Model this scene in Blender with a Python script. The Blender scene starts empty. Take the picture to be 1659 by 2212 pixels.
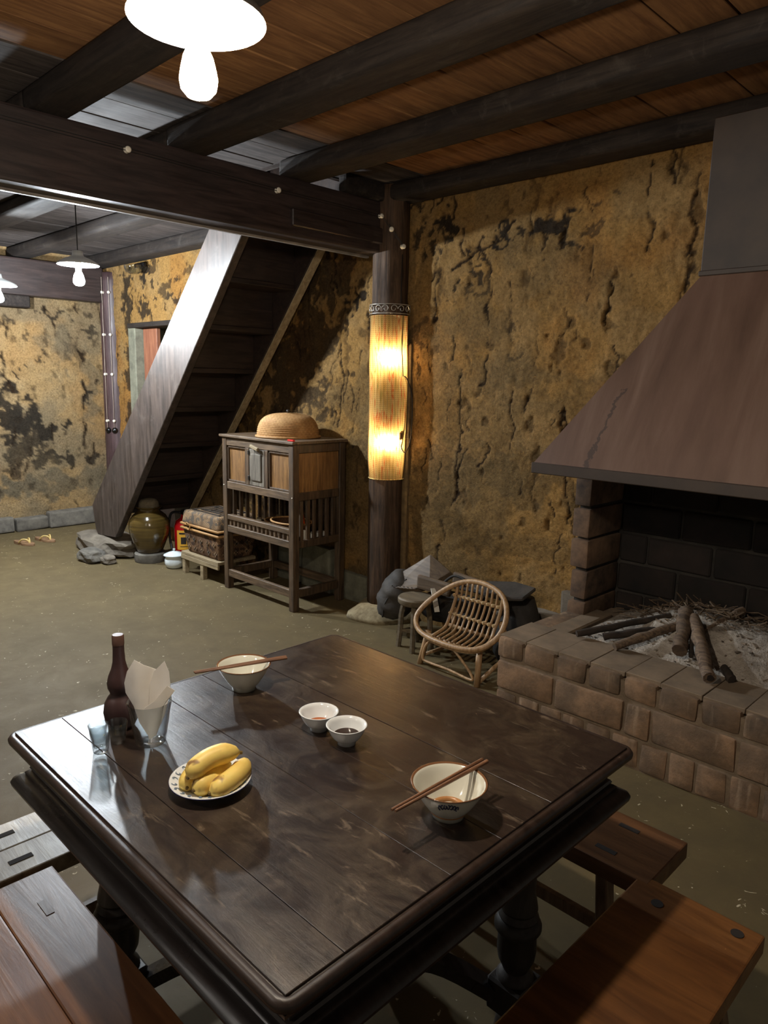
import bpy, bmesh, math, random
import numpy as np
from mathutils import Vector, Matrix

S = bpy.context.scene
C = S.collection
PI = math.pi
rnd = random.Random(7)

# ------------------------------------------------------------------ camera
YAW, PITCH, ROLL = math.radians(-44.5), math.radians(10.23), math.radians(1.19)
CAM_H, FPX = 1.57, 1568.0
cy_, sy_, cp_, sp_ = math.cos(YAW), math.sin(YAW), math.cos(PITCH), math.sin(PITCH)
fwd = Vector((sy_ * cp_, cy_ * cp_, -sp_))
rgt = Vector((cy_, -sy_, 0))
upv = rgt.cross(fwd)
r2 = math.cos(ROLL) * rgt + math.sin(ROLL) * upv
u2 = -math.sin(ROLL) * rgt + math.cos(ROLL) * upv
cam_d = bpy.data.cameras.new('camera')
cam = bpy.data.objects.new('camera', cam_d)
C.objects.link(cam)
cam.matrix_world = Matrix(((r2.x, u2.x, -fwd.x, 0), (r2.y, u2.y, -fwd.y, 0), (r2.z, u2.z, -fwd.z, CAM_H), (0, 0, 0, 1)))
cam_d.sensor_fit = 'VERTICAL'
cam_d.sensor_height = 24.0
cam_d.sensor_width = 18.0
cam_d.lens = FPX * 24.0 / 2212.0
cam_d.clip_start = 0.02
S.camera = cam

# ------------------------------------------------------------------ world, view, exposure
W = bpy.data.worlds.new('world')
S.world = W
W.use_nodes = True
W.node_tree.nodes['Background'].inputs[0].default_value = (1.0, 0.86, 0.70, 1)
W.node_tree.nodes['Background'].inputs[1].default_value = 0.10
S.view_settings.view_transform = 'Standard'
S.view_settings.look = 'None'
S.view_settings.exposure = 0.2
S.view_settings.gamma = 1.0
S.view_settings.use_curve_mapping = False
LAMP_MAIN = 1150.0      # emission strength of the bulb over the table
LAMP_FAR = 3000.0       # the two pendant bulbs in the far bay
LAMP_COLUMN = 1300.0    # the small bulbs behind the woven column shade
LAMP_FILL = 280.0      # added fill lamp behind the viewer, out of view
COL_FILL = (1.0, 0.94, 0.86)
COL_MAIN = (1.0, 0.87, 0.70)
COL_FAR = (0.86, 0.94, 1.0)
COL_COLUMN = (1.0, 0.76, 0.44)

# ------------------------------------------------------------------ mesh helpers
def nb():
    return bmesh.new()

def obj(name, bm, mat, parent=None, smooth=False, bevel=0.0, seg=1, kind=None, angle=None):
    if bevel > 0:
        bmesh.ops.bevel(bm, geom=bm.edges[:], offset=bevel, segments=seg, affect='EDGES', clamp_overlap=True, profile=0.6)
    bmesh.ops.recalc_face_normals(bm, faces=bm.faces[:])
    me = bpy.data.meshes.new(name)
    bm.to_mesh(me)
    bm.free()
    if smooth:
        for p in me.polygons:
            p.use_smooth = True
        if angle:
            me.set_sharp_from_angle(angle=math.radians(angle))
    if mat:
        me.materials.append(mat)
    o = bpy.data.objects.new(name, me)
    C.objects.link(o)
    if parent:
        o.parent = parent
    if kind:
        o['kind'] = kind
    return o

def tag(o, label, cat, group=None):
    o['label'] = label
    o['category'] = cat
    if group:
        o['group'] = group
    return o

def thing(name, label, cat, loc=(0, 0, 0), rotz=0.0, group=None):
    o = bpy.data.objects.new(name, None)
    o.empty_display_size = 0.05
    C.objects.link(o)
    o.location = loc
    o.rotation_euler = (0, 0, rotz)
    return tag(o, label, cat, group)

def copy_tree(o, parent=None):
    c = o.copy()
    C.objects.link(c)
    c.parent = parent
    for ch in list(o.children):
        copy_tree(ch, c)
    return c

BOXF = [(0, 3, 2, 1), (4, 5, 6, 7), (0, 1, 5, 4), (1, 2, 6, 5), (2, 3, 7, 6), (3, 0, 4, 7)]

def bb(bm, x0, x1, y0, y1, z0, z1, jit=0.0, r=None):
    co = [(x0, y0, z0), (x1, y0, z0), (x1, y1, z0), (x0, y1, z0), (x0, y0, z1), (x1, y0, z1), (x1, y1, z1), (x0, y1, z1)]
    r = r or rnd
    vs = [bm.verts.new((a + r.uniform(-jit, jit), b + r.uniform(-jit, jit), c + r.uniform(-jit, jit))) for a, b, c in co]
    for f in BOXF:
        bm.faces.new([vs[i] for i in f])
    return vs

def bar(bm, p, q, w, h, up=(0, 0, 1), jit=0.0):
    """box from p to q; w across, h along up"""
    p, q = Vector(p), Vector(q)
    d = (q - p).normalized()
    up = Vector(up)
    s = d.cross(up)
    if s.length < 1e-4:
        s = d.cross(Vector((1, 0, 0)))
    s.normalize()
    u = s.cross(d).normalized()
    vs = []
    for base in (p, q):
        for a, b in ((-1, -1), (1, -1), (1, 1), (-1, 1)):
            v = base + s * (a * w / 2) + u * (b * h / 2)
            v += Vector((rnd.uniform(-jit, jit), rnd.uniform(-jit, jit), rnd.uniform(-jit, jit)))
            vs.append(bm.verts.new(v))
    for f in BOXF:
        bm.faces.new([vs[i] for i in f])
    return vs

def tube(bm, pts, r, n=8, closed=False, cap=True, flat=1.0):
    pts = [Vector(p) for p in pts]
    m = len(pts)
    rs = list(r) if isinstance(r, (list, tuple)) else [r] * m
    rings = []
    ref = None
    for i in range(m):
        if closed:
            t = pts[(i + 1) % m] - pts[i - 1]
        else:
            t = pts[min(i + 1, m - 1)] - pts[max(i - 1, 0)]
        t.normalize()
        if ref is None:
            a = Vector((0, 0, 1)) if abs(t.z) < 0.9 else Vector((1, 0, 0))
            ref = (a - t * a.dot(t)).normalized()
        else:
            ref = (ref - t * ref.dot(t)).normalized()
        b = t.cross(ref)
        rings.append([bm.verts.new(pts[i] + (ref * math.cos(2 * PI * k / n) + b * flat * math.sin(2 * PI * k / n)) * rs[i]) for k in range(n)])
    last = m if closed else m - 1
    for i in range(last):
        A, B = rings[i], rings[(i + 1) % m]
        for k in range(n):
            bm.faces.new((A[k], A[(k + 1) % n], B[(k + 1) % n], B[k]))
    if cap and not closed:
        bm.faces.new(rings[0][::-1])
        bm.faces.new(rings[-1])
    return rings

def lathe(bm, prof, n=24, c=(0, 0, 0), sx=1.0, sy=1.0, mat=None, capb=True, capt=True, tilt=None):
    """profile of (radius, z), from bottom to top (or any open chain)"""
    rings = []
    for (r, z) in prof:
        if r < 1e-6:
            v = Vector((0, 0, z))
            if tilt:
                v = tilt @ v
            rings.append([bm.verts.new(v + Vector(c))])
        else:
            ring = []
            for k in range(n):
                v = Vector((r * sx * math.cos(2 * PI * k / n), r * sy * math.sin(2 * PI * k / n), z))
                if tilt:
                    v = tilt @ v
                ring.append(bm.verts.new(v + Vector(c)))
            rings.append(ring)
    for A, B in zip(rings[:-1], rings[1:]):
        if len(A) == 1 and len(B) == 1:
            continue
        for k in range(n):
            if len(A) == 1:
                bm.faces.new((A[0], B[(k + 1) % n], B[k]))
            elif len(B) == 1:
                bm.faces.new((A[k], A[(k + 1) % n], B[0]))
            else:
                bm.faces.new((A[k], A[(k + 1) % n], B[(k + 1) % n], B[k]))
    if capb and len(rings[0]) > 1:
        bm.faces.new(rings[0][::-1])
    if capt and len(rings[-1]) > 1:
        bm.faces.new(rings[-1])
    return rings

def prism(bm, poly, axis, a0, a1):
    """poly of 2D points extruded along axis 'x','y' or 'z' between a0 and a1"""
    def mk(p, a):
        if axis == 'y':
            return (p[0], a, p[1])
        if axis == 'x':
            return (a, p[0], p[1])
        return (p[0], p[1], a)
    A = [bm.verts.new(mk(p, a0)) for p in poly]
    B = [bm.verts.new(mk(p, a1)) for p in poly]
    n = len(poly)
    bm.faces.new(A[::-1])
    bm.faces.new(B)
    for i in range(n):
        bm.faces.new((A[i], A[(i + 1) % n], B[(i + 1) % n], B[i]))

def spline(pts, per=6, closed=False):
    pts = [Vector(p) for p in pts]
    n = len(pts)
    out = []
    rng = n if closed else n - 1
    for i in range(rng):
        if closed:
            p0, p1, p2, p3 = pts[i - 1], pts[i], pts[(i + 1) % n], pts[(i + 2) % n]
        else:
            p0, p1, p2, p3 = pts[max(i - 1, 0)], pts[i], pts[i + 1], pts[min(i + 2, n - 1)]
        for k in range(per):
            t = k / per
            out.append(0.5 * ((2 * p1) + (p2 - p0) * t + (2 * p0 - 5 * p1 + 4 * p2 - p3) * t * t + (3 * p1 - p0 - 3 * p2 + p3) * t ** 3))
    if not closed:
        out.append(pts[-1])
    return out

def part(name, parent, mat, *fs, bevel=0.0, seg=1, smooth=False, kind=None, angle=None):
    bm = nb()
    for f in fs:
        f(bm)
    return obj(name, bm, mat, parent, smooth=smooth, bevel=bevel, seg=seg, kind=kind, angle=angle)

# ------------------------------------------------------------------ material helpers
def lin(c):
    return tuple(((v / 255.0) / 12.92 if v / 255.0 <= 0.04045 else ((v / 255.0 + 0.055) / 1.055) ** 2.4) for v in c)

class NT:
    def __init__(self, name):
        self.m = bpy.data.materials.new(name)
        self.m.use_nodes = True
        self.t = self.m.node_tree
        self.b = self.t.nodes['Principled BSDF']
        self.out = self.t.nodes['Material Output']

    def n(self, typ, **kw):
        nd = self.t.nodes.new(typ)
        for k, v in kw.items():
            setattr(nd, k, v)
        return nd

    def l(self, a, b):
        self.t.links.new(a, b)

    def coord(self, scale=(1, 1, 1), which='Object', rot=(0, 0, 0)):
        tc = self.n('ShaderNodeTexCoord')
        mp = self.n('ShaderNodeMapping')
        mp.inputs['Scale'].default_value = scale
        mp.inputs['Rotation'].default_value = rot
        self.l(tc.outputs[which], mp.inputs['Vector'])
        oi = self.n('ShaderNodeObjectInfo')
        mul = self.n('ShaderNodeMath', operation='MULTIPLY')
        self.l(oi.outputs['Random'], mul.inputs[0])
        mul.inputs[1].default_value = 37.0
        ad = self.n('ShaderNodeVectorMath', operation='ADD')
        self.l(mp.outputs[0], ad.inputs[0])
        self.l(mul.outputs[0], ad.inputs[1])
        return ad.outputs[0]

    def noise(self, vec, scale, detail=5, rough=0.6, dist=0.0):
        nd = self.n('ShaderNodeTexNoise')
        nd.inputs['Scale'].default_value = scale
        nd.inputs['Detail'].default_value = detail
        nd.inputs['Roughness'].default_value = rough
        nd.inputs['Distortion'].default_value = dist
        if vec is not None:
            self.l(vec, nd.inputs['Vector'])
        return nd.outputs['Fac']

    def ramp(self, fac, stops):
        r = self.n('ShaderNodeValToRGB')
        els = r.color_ramp.elements
        while len(els) < len(stops):
            els.new(0.5)
        for e, (p, c) in zip(els, stops):
            e.position = p
            e.color = (c[0], c[1], c[2], 1) if not isinstance(c, (int, float)) else (c, c, c, 1)
        self.l(fac, r.inputs[0])
        return r.outputs['Color']

    def mix(self, fac, a, b, blend='MIX'):
        m = self.n('ShaderNodeMix', data_type='RGBA', blend_type=blend)
        for sock, v in ((m.inputs[0], fac), (m.inputs[6], a), (m.inputs[7], b)):
            if isinstance(v, (int, float)):
                sock.default_value = v
            elif isinstance(v, tuple):
                sock.default_value = (v[0], v[1], v[2], 1)
            else:
                self.l(v, sock)
        return m.outputs[2]

    def vary(self, col, amt):
        oi = self.n('ShaderNodeObjectInfo')
        mr = self.n('ShaderNodeMapRange')
        mr.inputs['To Min'].default_value = 1 - amt
        mr.inputs['To Max'].default_value = 1 + amt
        self.l(oi.outputs['Random'], mr.inputs['Value'])
        hs = self.n('ShaderNodeHueSaturation')
        self.l(mr.outputs[0], hs.inputs['Value'])
        self.l(col, hs.inputs['Color'])
        return hs.outputs[0]

    def bump(self, h, strength=0.3, dist=0.01):
        b = self.n('ShaderNodeBump')
        b.inputs['Strength'].default_value = strength
        b.inputs['Distance'].default_value = dist
        self.l(h, b.inputs['Height'])
        self.l(b.outputs[0], self.b.inputs['Normal'])

    def set(self, **kw):
        names = dict(color='Base Color', rough='Roughness', metal='Metallic', spec='Specular IOR Level', coat='Coat Weight', trans='Transmission Weight', ior='IOR', coatr='Coat Roughness', sub='Subsurface Weight')
        for k, v in kw.items():
            s = self.b.inputs[names[k]]
            if isinstance(v, (int, float)):
                s.default_value = v
            elif isinstance(v, tuple):
                s.default_value = (v[0], v[1], v[2], 1)
            else:
                self.l(v, s)

def wood(name, dark, light, axis='X', scale=5.0, rough=0.5, bump=0.25, var=0.15, spec=0.5, dust=None, dustamt=0.3):
    t = NT(name)
    s = {'X': (1, 11, 11), 'Y': (11, 1, 11), 'Z': (11, 11, 1)}[axis]
    v = t.coord(s)
    f = t.noise(v, scale, 8, 0.65, 0.6)
    col = t.ramp(f, [(0.36, lin(dark)), (0.63, lin(light))])
    v2 = t.coord((1, 1, 1))
    f2 = t.noise(v2, 3.2, 6, 0.65)
    col = t.mix(t.ramp(f2, [(0.35, 0.0), (0.75, 1.0)]), col, t.mix(0.55, col, lin(dark), 'MIX'))
    if dust:
        f3 = t.noise(v2, 7.0, 8, 0.7, 0.8)
        col = t.mix(t.ramp(f3, [(0.56, 0.0), (0.72, dustamt)]), col, lin(dust))
    col = t.vary(col, var)
    rr = t.ramp(f2, [(0.3, max(0.05, rough - 0.1)), (0.75, min(1, rough + 0.18))])
    t.set(color=col, rough=rr, spec=spec)
    t.bump(f, bump, 0.006)
    return t.m

def plain(name, c, rough=0.5, metal=0.0, spec=0.5, var=0.0, c2=None, scale=8.0, bump=0.0, coat=0.0):
    t = NT(name)
    v = t.coord((1, 1, 1))
    f = t.noise(v, scale, 6, 0.65)
    col = t.ramp(f, [(0.3, lin(c2 or c)), (0.7, lin(c))])
    if var:
        col = t.vary(col, var)
    t.set(color=col, rough=rough, metal=metal, spec=spec, coat=coat)
    if bump:
        t.bump(f, bump, 0.006)
    return t.m

def emission(name, c, s):
    t = NT(name)
    e = t.n('ShaderNodeEmission')
    e.inputs[0].default_value = (c[0], c[1], c[2], 1)
    e.inputs[1].default_value = s
    t.l(e.outputs[0], t.out.inputs['Surface'])
    return t.m

def woven(name, c1, c2, scale=60.0, rough=0.8, bump=0.6, axes=(1, 1, 1), c3=None):
    """basket weave from two crossed wave patterns"""
    t = NT(name)
    v = t.coord(axes)
    ck = t.n('ShaderNodeTexChecker')
    ck.inputs['Scale'].default_value = scale
    t.l(v, ck.inputs['Vector'])
    ck.inputs['Color1'].default_value = (1, 1, 1, 1)
    ck.inputs['Color2'].default_value = (0, 0, 0, 1)
    f = t.noise(v, 9.0, 5, 0.6)
    base = t.ramp(f, [(0.3, lin(c2)), (0.7, lin(c1))])
    col = t.mix(ck.outputs['Fac'], base, t.mix(0.6, base, lin(c2)))
    if c3:
        f3 = t.noise(v, 22.0, 2, 0.5)
        col = t.mix(t.ramp(f3, [(0.52, 0.0), (0.56, 0.8)]), col, lin(c3))
    t.set(color=col, rough=rough, spec=0.3)
    t.bump(ck.outputs['Fac'], bump, 0.004)
    return t.m

# ------------------------------------------------------------------ materials
M = {}
M['joist'] = wood('joist_wood', (26, 20, 18), (49, 41, 35), 'X', 4, 0.78, 0.4, 0.12, 0.3, dust=(88, 82, 75), dustamt=0.35)
M['beam'] = wood('beam_wood', (33, 24, 23), (61, 48, 45), 'Y', 3.5, 0.5, 0.25, 0.1)
M['beam_edge_lit'] = wood('beam_edge_lit_wood', (96, 88, 82), (150, 140, 128), 'Y', 3.5, 0.5, 0.25, 0.1)  # paler than the beam: far-lamp light painted on its lower chamfer
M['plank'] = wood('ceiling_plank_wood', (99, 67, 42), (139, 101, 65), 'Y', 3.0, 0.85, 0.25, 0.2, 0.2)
M['backing'] = plain('ceiling_backing', (30, 22, 14), 0.9)
M['column'] = wood('column_wood', (44, 32, 23), (92, 70, 52), 'Z', 4, 0.72, 0.5, 0.1, 0.3)
M['column_far'] = wood('far_column_wood', (52, 36, 36), (92, 70, 70), 'Z', 4, 0.45, 0.3, 0.1)
M['stair_side'] = wood('stair_string_wood', (45, 37, 33), (82, 70, 64), 'Z', 3.0, 0.44, 0.15, 0.06, dust=(108, 99, 92), dustamt=0.35)
M['stair_dark'] = wood('stair_tread_wood', (30, 21, 17), (57, 42, 35), 'Y', 3.5, 0.55, 0.2, 0.15)
M['stair_edge_lit'] = wood('stair_edge_lit_wood', (150, 130, 100), (200, 180, 144), 'Z', 3.5, 0.6, 0.3, 0.05)  # pale tone paints lamplight on the far string's underside edge
M['cab'] = wood('cabinet_wood', (52, 39, 28), (102, 80, 58), 'Z', 4.5, 0.55, 0.3, 0.12, dust=(117, 105, 89), dustamt=0.3)
M['cab_h'] = wood('cabinet_rail_wood', (66, 51, 37), (120, 97, 73), 'X', 4.5, 0.55, 0.3, 0.12, dust=(126, 112, 95), dustamt=0.3)
M['cab_panel'] = wood('cabinet_panel_wood', (96, 66, 36), (158, 116, 68), 'Z', 4.0, 0.5, 0.2, 0.1)
M['cab_door'] = wood('cabinet_door_wood', (78, 70, 60), (140, 130, 116), 'Z', 4.0, 0.65, 0.25, 0.1)
M['bench_pale'] = wood('pale_bench_wood', (112, 98, 76), (164, 150, 124), 'Y', 3.0, 0.42, 0.2, 0.06)
M['bench_red'] = wood('orange_bench_wood', (84, 52, 30), (122, 82, 49), 'X', 2.6, 0.33, 0.12, 0.04)
M['bench_brown'] = wood('brown_bench_wood', (73, 47, 28), (106, 73, 47), 'X', 2.6, 0.42, 0.15, 0.05)
M['bench_orange'] = wood('worn_bench_wood', (85, 52, 26), (125, 82, 44), 'Y', 2.6, 0.38, 0.12, 0.05)
M['bench_leg'] = wood('bench_leg_wood', (84, 64, 46), (132, 106, 82), 'Z', 3.0, 0.55, 0.2, 0.1)
M['slot'] = plain('dark_slot', (30, 22, 16), 0.9)
M['stool'] = wood('stool_wood', (78, 68, 52), (120, 106, 84), 'X', 4.0, 0.65, 0.25, 0.08)
M['stand'] = wood('stand_wood', (120, 104, 78), (168, 150, 118), 'X', 4.0, 0.65, 0.25, 0.08)
M['rattan'] = wood('rattan_cane', (140, 108, 74), (192, 158, 118), 'Z', 6.0, 0.42, 0.15, 0.12)
M['twine'] = plain('cane_binding', (196, 170, 126), 0.7, c2=(150, 120, 80), scale=60)
M['chopstick'] = wood('chopstick_wood', (92, 60, 40), (142, 102, 74), 'X', 6.0, 0.45, 0.1, 0.05)
M['ceramic_white'] = plain('white_glazed_ceramic', (226, 228, 228), 0.12, coat=0.3)
M['sauce_thin'] = plain('thin_orange_sauce', (168, 92, 44), 0.25, spec=0.3)
M['sauce_soy'] = plain('dark_soy_sauce', (44, 22, 8), 0.2, spec=0.25)
M['bottle'] = plain('dark_brown_clay', (62, 40, 38), 0.42, c2=(52, 33, 32), scale=14)
M['bottle_cap'] = plain('brown_bottle_cap', (96, 68, 56), 0.5, c2=(80, 56, 48), scale=20)
M['stem'] = plain('banana_stem', (120, 96, 40), 0.7, c2=(80, 60, 30), scale=60)
M['napkin'] = plain('paper_napkin', (250, 246, 240), 0.85, c2=(244, 238, 230), scale=20, spec=0.2)
M['enamel_out'] = plain('pale_enamel', (206, 208, 206), 0.3, coat=0.3)
M['enamel_in'] = plain('white_enamel', (244, 244, 240), 0.3, coat=0.3)
M['socket'] = plain('brass_socket', (176, 156, 126), 0.4, metal=0.2)
M['cord'] = plain('black_cord', (24, 22, 22), 0.6)
M['wire'] = plain('pale_wire', (150, 132, 116), 0.5)
M['porcelain'] = plain('porcelain', (226, 218, 202), 0.25)
M['bakelite'] = plain('black_bakelite', (14, 13, 14), 0.2, coat=0.4)
M['iron'] = plain('dull_iron', (86, 82, 78), 0.5, metal=0.8, c2=(60, 56, 52), scale=30)
M['silver'] = plain('silver_wire', (190, 184, 174), 0.35, metal=0.5)
M['bulb_main'] = emission('bulb_over_table', COL_MAIN, LAMP_MAIN)
M['bulb_far'] = emission('bulb_far', COL_FAR, LAMP_FAR)
M['bulb_fill'] = emission('bulb_fill', COL_FILL, LAMP_FILL)
M['bulb_column'] = emission('bulb_column', COL_COLUMN, LAMP_COLUMN)
M['stone'] = plain('rough_stone', (128, 118, 104), 0.9, c2=(84, 76, 66), scale=9, bump=0.6, var=0.12)
M['stone_grey'] = plain('grey_stone', (120, 114, 104), 0.9, c2=(78, 74, 68), scale=12, bump=0.6, var=0.15)
M['stone_pale'] = plain('pale_column_base_stone', (172, 158, 126), 0.92, c2=(120, 106, 80), scale=30, bump=0.8)
M['bag'] = plain('dark_grey_leather', (70, 64, 58), 0.75, c2=(36, 33, 30), scale=9, bump=0.9)
M['bag_dark'] = plain('black_sack_cloth', (44, 40, 36), 0.8, c2=(26, 23, 20), scale=10, bump=0.5)
M['bag_wood'] = wood('saddle_wood', (74, 60, 46), (116, 98, 78), 'X', 4.0, 0.6, 0.3, 0.1)
M['red_tank'] = plain('red_painted_steel', (170, 16, 20), 0.25, coat=0.4)
M['rubber'] = plain('black_rubber', (22, 22, 23), 0.5)
M['yellow_label'] = plain('yellow_label', (226, 168, 54), 0.6)
M['ink'] = plain('label_ink', (40, 30, 24), 0.7)
M['sandal_sole'] = plain('sandal_sole', (150, 116, 84), 0.7, c2=(126, 96, 70), scale=20)
M['sandal_strap'] = plain('sandal_strap', (206, 178, 112), 0.5)
M['pot'] = plain('pale_enamel_pot', (222, 230, 232), 0.15, coat=0.4)
M['jar_lid'] = plain('stone_jar_cap', (152, 140, 116), 0.9, c2=(116, 104, 84), scale=30, bump=0.4)
M['dome'] = woven('woven_bamboo_cover', (206, 166, 114), (158, 116, 72), 60.0, 0.7, 0.3)
M['basket_brown'] = woven('brown_bamboo', (112, 76, 44), (58, 38, 22), 70.0, 0.7, 0.7)
M['basket_box'] = woven('patterned_basket_body', (153, 119, 86), (79, 57, 45), 95.0, 0.8, 0.6, c3=(50, 36, 31))
M['basket_lid'] = woven('patterned_basket_lid', (172, 141, 105), (89, 71, 55), 95.0, 0.8, 0.6, c3=(76, 72, 67))
M['basket_stripe'] = woven('basket_dark_stripe', (70, 62, 56), (44, 38, 34), 120.0, 0.8, 0.5)
M['basket_rim'] = wood('basket_cane_rim', (146, 104, 58), (190, 146, 90), 'X', 6, 0.5, 0.2, 0.05)
M['char'] = plain('charred_wood', (62, 50, 40), 0.9, c2=(20, 17, 15), scale=14, bump=0.6, var=0.15)
M['firewood'] = wood('firewood', (64, 50, 40), (126, 104, 82), 'X', 6.0, 0.8, 0.6, 0.2, dust=(150, 140, 130), dustamt=0.4)
M['twig'] = plain('dry_twig', (112, 92, 70), 0.9, c2=(60, 46, 34), scale=30, var=0.3)
M['char_bits'] = plain('charcoal_and_splinters', (150, 132, 112), 0.9, c2=(34, 28, 24), scale=16)
M['soot'] = plain('soot_black', (24, 21, 19), 0.95, c2=(13, 12, 11), scale=6)
M['mortar'] = plain('mortar', (138, 120, 100), 0.95, c2=(108, 93, 76), scale=20, bump=0.5)
M['fire_mortar'] = plain('sooty_mortar', (69, 64, 58), 0.95, c2=(27, 25, 22), scale=6, bump=0.4)
M['fire_brick'] = plain('sooty_brick', (41, 32, 27), 0.9, c2=(14, 12, 10), scale=5, bump=0.4, var=0.2)
M['pillar_brick'] = plain('pillar_brick', (126, 98, 74), 0.9, c2=(56, 43, 34), scale=9, bump=0.4, var=0.15)
M['window_wood'] = wood('shutter_wood', (112, 66, 46), (148, 96, 70), 'Z', 4, 0.6, 0.2, 0.1)
M['window_pale'] = plain('pale_render', (158, 146, 120), 0.9, c2=(130, 118, 92), scale=9)
M['render_grey'] = plain('grey_green_render', (128, 126, 108), 0.9, c2=(92, 90, 76), scale=12, bump=0.4)
M['clay'] = plain('clay_render', (128, 104, 68), 0.95, c2=(88, 70, 44), scale=20, bump=0.6)
M['lighter'] = plain('red_plastic', (220, 30, 22), 0.35)
M['plastic_orange'] = plain('orange_plastic', (226, 88, 26), 0.4)
M['paper_white'] = plain('white_paper', (226, 224, 216), 0.8)

def m_glass():
    t = NT('clear_glass')
    tr = t.n('ShaderNodeBsdfTransparent')
    tr.inputs[0].default_value = (0.88, 0.91, 0.92, 1)
    gl = t.n('ShaderNodeBsdfGlossy')
    gl.inputs['Roughness'].default_value = 0.02
    lw = t.n('ShaderNodeLayerWeight')
    lw.inputs['Blend'].default_value = 0.5
    pw = t.n('ShaderNodeMath', operation='POWER')
    pw.inputs[1].default_value = 2.6
    t.l(lw.outputs['Facing'], pw.inputs[0])
    md = t.n('ShaderNodeMath', operation='MULTIPLY_ADD')
    md.inputs[1].default_value = 0.9
    md.inputs[2].default_value = 0.10
    t.l(pw.outputs[0], md.inputs[0])
    mx = t.n('ShaderNodeMixShader')
    t.l(md.outputs[0], mx.inputs[0])
    t.l(tr.outputs[0], mx.inputs[1])
    t.l(gl.outputs[0], mx.inputs[2])
    t.l(mx.outputs[0], t.out.inputs['Surface'])
    return t.m
M['glass'] = m_glass()

def m_wall():
    t = NT('rammed_earth')
    at = t.n('ShaderNodeVertexColor')
    at.layer_name = 'Col'
    tc = t.n('ShaderNodeTexCoord')
    f = t.noise(tc.outputs['Object'], 55.0, 6, 0.75)
    g = t.noise(tc.outputs['Object'], 170.0, 3, 0.7)
    col = t.mix(1.0, at.outputs['Color'], t.ramp(f, [(0.3, 0.52), (0.48, 0.94), (0.72, 1.38)]), 'MULTIPLY')
    col = t.mix(t.ramp(g, [(0.66, 0.0), (0.74, 0.35)]), col, t.mix(0.5, at.outputs['Color'], (0.75, 0.6, 0.36)))
    t.set(color=col, rough=0.93, spec=0.15)
    t.bump(f, 1.0, 0.02)
    return t.m
M['wall'] = m_wall()

def m_floor():
    t = NT('packed_earth_floor')
    tc = t.n('ShaderNodeTexCoord')
    o = tc.outputs['Object']
    f1 = t.noise(o, 0.9, 6, 0.6)
    f2 = t.noise(o, 5.0, 8, 0.7, 0.4)
    f3 = t.noise(o, 22.0, 3, 0.6, 1.5)
    col = t.ramp(f1, [(0.3, lin((94, 81, 55))), (0.7, lin((114, 99, 69)))])
    col = t.mix(t.ramp(f2, [(0.35, 0.0), (0.7, 0.7)]), col, lin((87, 76, 55)))
    # scattered crumbs of lime and light scuffs
    col = t.mix(t.ramp(f3, [(0.685, 0.0), (0.71, 0.9)]), col, lin((206, 194, 166)))
    t.set(color=col, rough=t.ramp(f2, [(0.3, 0.58), (0.7, 0.74)]), spec=0.22)
    t.bump(t.mix(0.3, t.ramp(f2, [(0.2, 0.0), (0.8, 1.0)]), t.ramp(f3, [(0.6, 0.0), (0.8, 1.0)])), 0.25, 0.006)
    return t.m
M['floor'] = m_floor()

def m_table():
    t = NT('dark_varnished_tabletop')
    v = t.coord((1, 9, 9))
    f = t.noise(v, 5.0, 8, 0.7, 0.5)
    tc = t.n('ShaderNodeTexCoord')
    w = t.noise(tc.outputs['Object'], 7.0, 8, 0.75, 1.2)
    z = t.noise(tc.outputs['Object'], 34.0, 4, 0.6, 0.5)
    st = t.n('ShaderNodeMapping')
    st.inputs['Scale'].default_value = (9, 34, 34)
    t.l(tc.outputs['Object'], st.inputs['Vector'])
    sc = t.noise(st.outputs[0], 1.0, 6, 0.7, 0.6)
    col = t.ramp(f, [(0.3, lin((28, 20, 18))), (0.7, lin((50, 37, 30)))])
    col = t.mix(t.ramp(w, [(0.46, 0.0), (0.66, 0.6)]), col, lin((81, 66, 48)))
    w2 = t.noise(tc.outputs['Object'], 2.6, 6, 0.7, 0.8)
    col = t.mix(t.ramp(w2, [(0.45, 0.0), (0.62, 0.6)]), col, lin((34, 24, 21)))
    col = t.mix(t.ramp(sc, [(0.60, 0.0), (0.72, 0.65)]), col, lin((134, 116, 98)))
    col = t.mix(t.ramp(z, [(0.76, 0.0), (0.79, 0.8)]), col, lin((150, 130, 104)))
    col = t.vary(col, 0.06)
    t.set(color=col, rough=t.ramp(w, [(0.35, 0.28), (0.7, 0.40)]), spec=0.75)
    t.bump(t.mix(0.5, t.ramp(f, [(0.2, 0.0), (0.8, 1.0)]), t.ramp(w, [(0.2, 0.0), (0.8, 1.0)])), 0.22, 0.004)
    return t.m
M['tabletop'] = m_table()
M['table_edge'] = wood('table_edge_wood', (37, 27, 23), (62, 48, 41), 'X', 4, 0.36, 0.12, 0.05)
M['table_dark'] = wood('table_frieze_wood', (32, 28, 27), (58, 52, 49), 'X', 4, 0.30, 0.12, 0.05)
M['table_leg'] = wood('table_leg_wood', (34, 30, 28), (62, 56, 52), 'Z', 4, 0.42, 0.12, 0.05)

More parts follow.
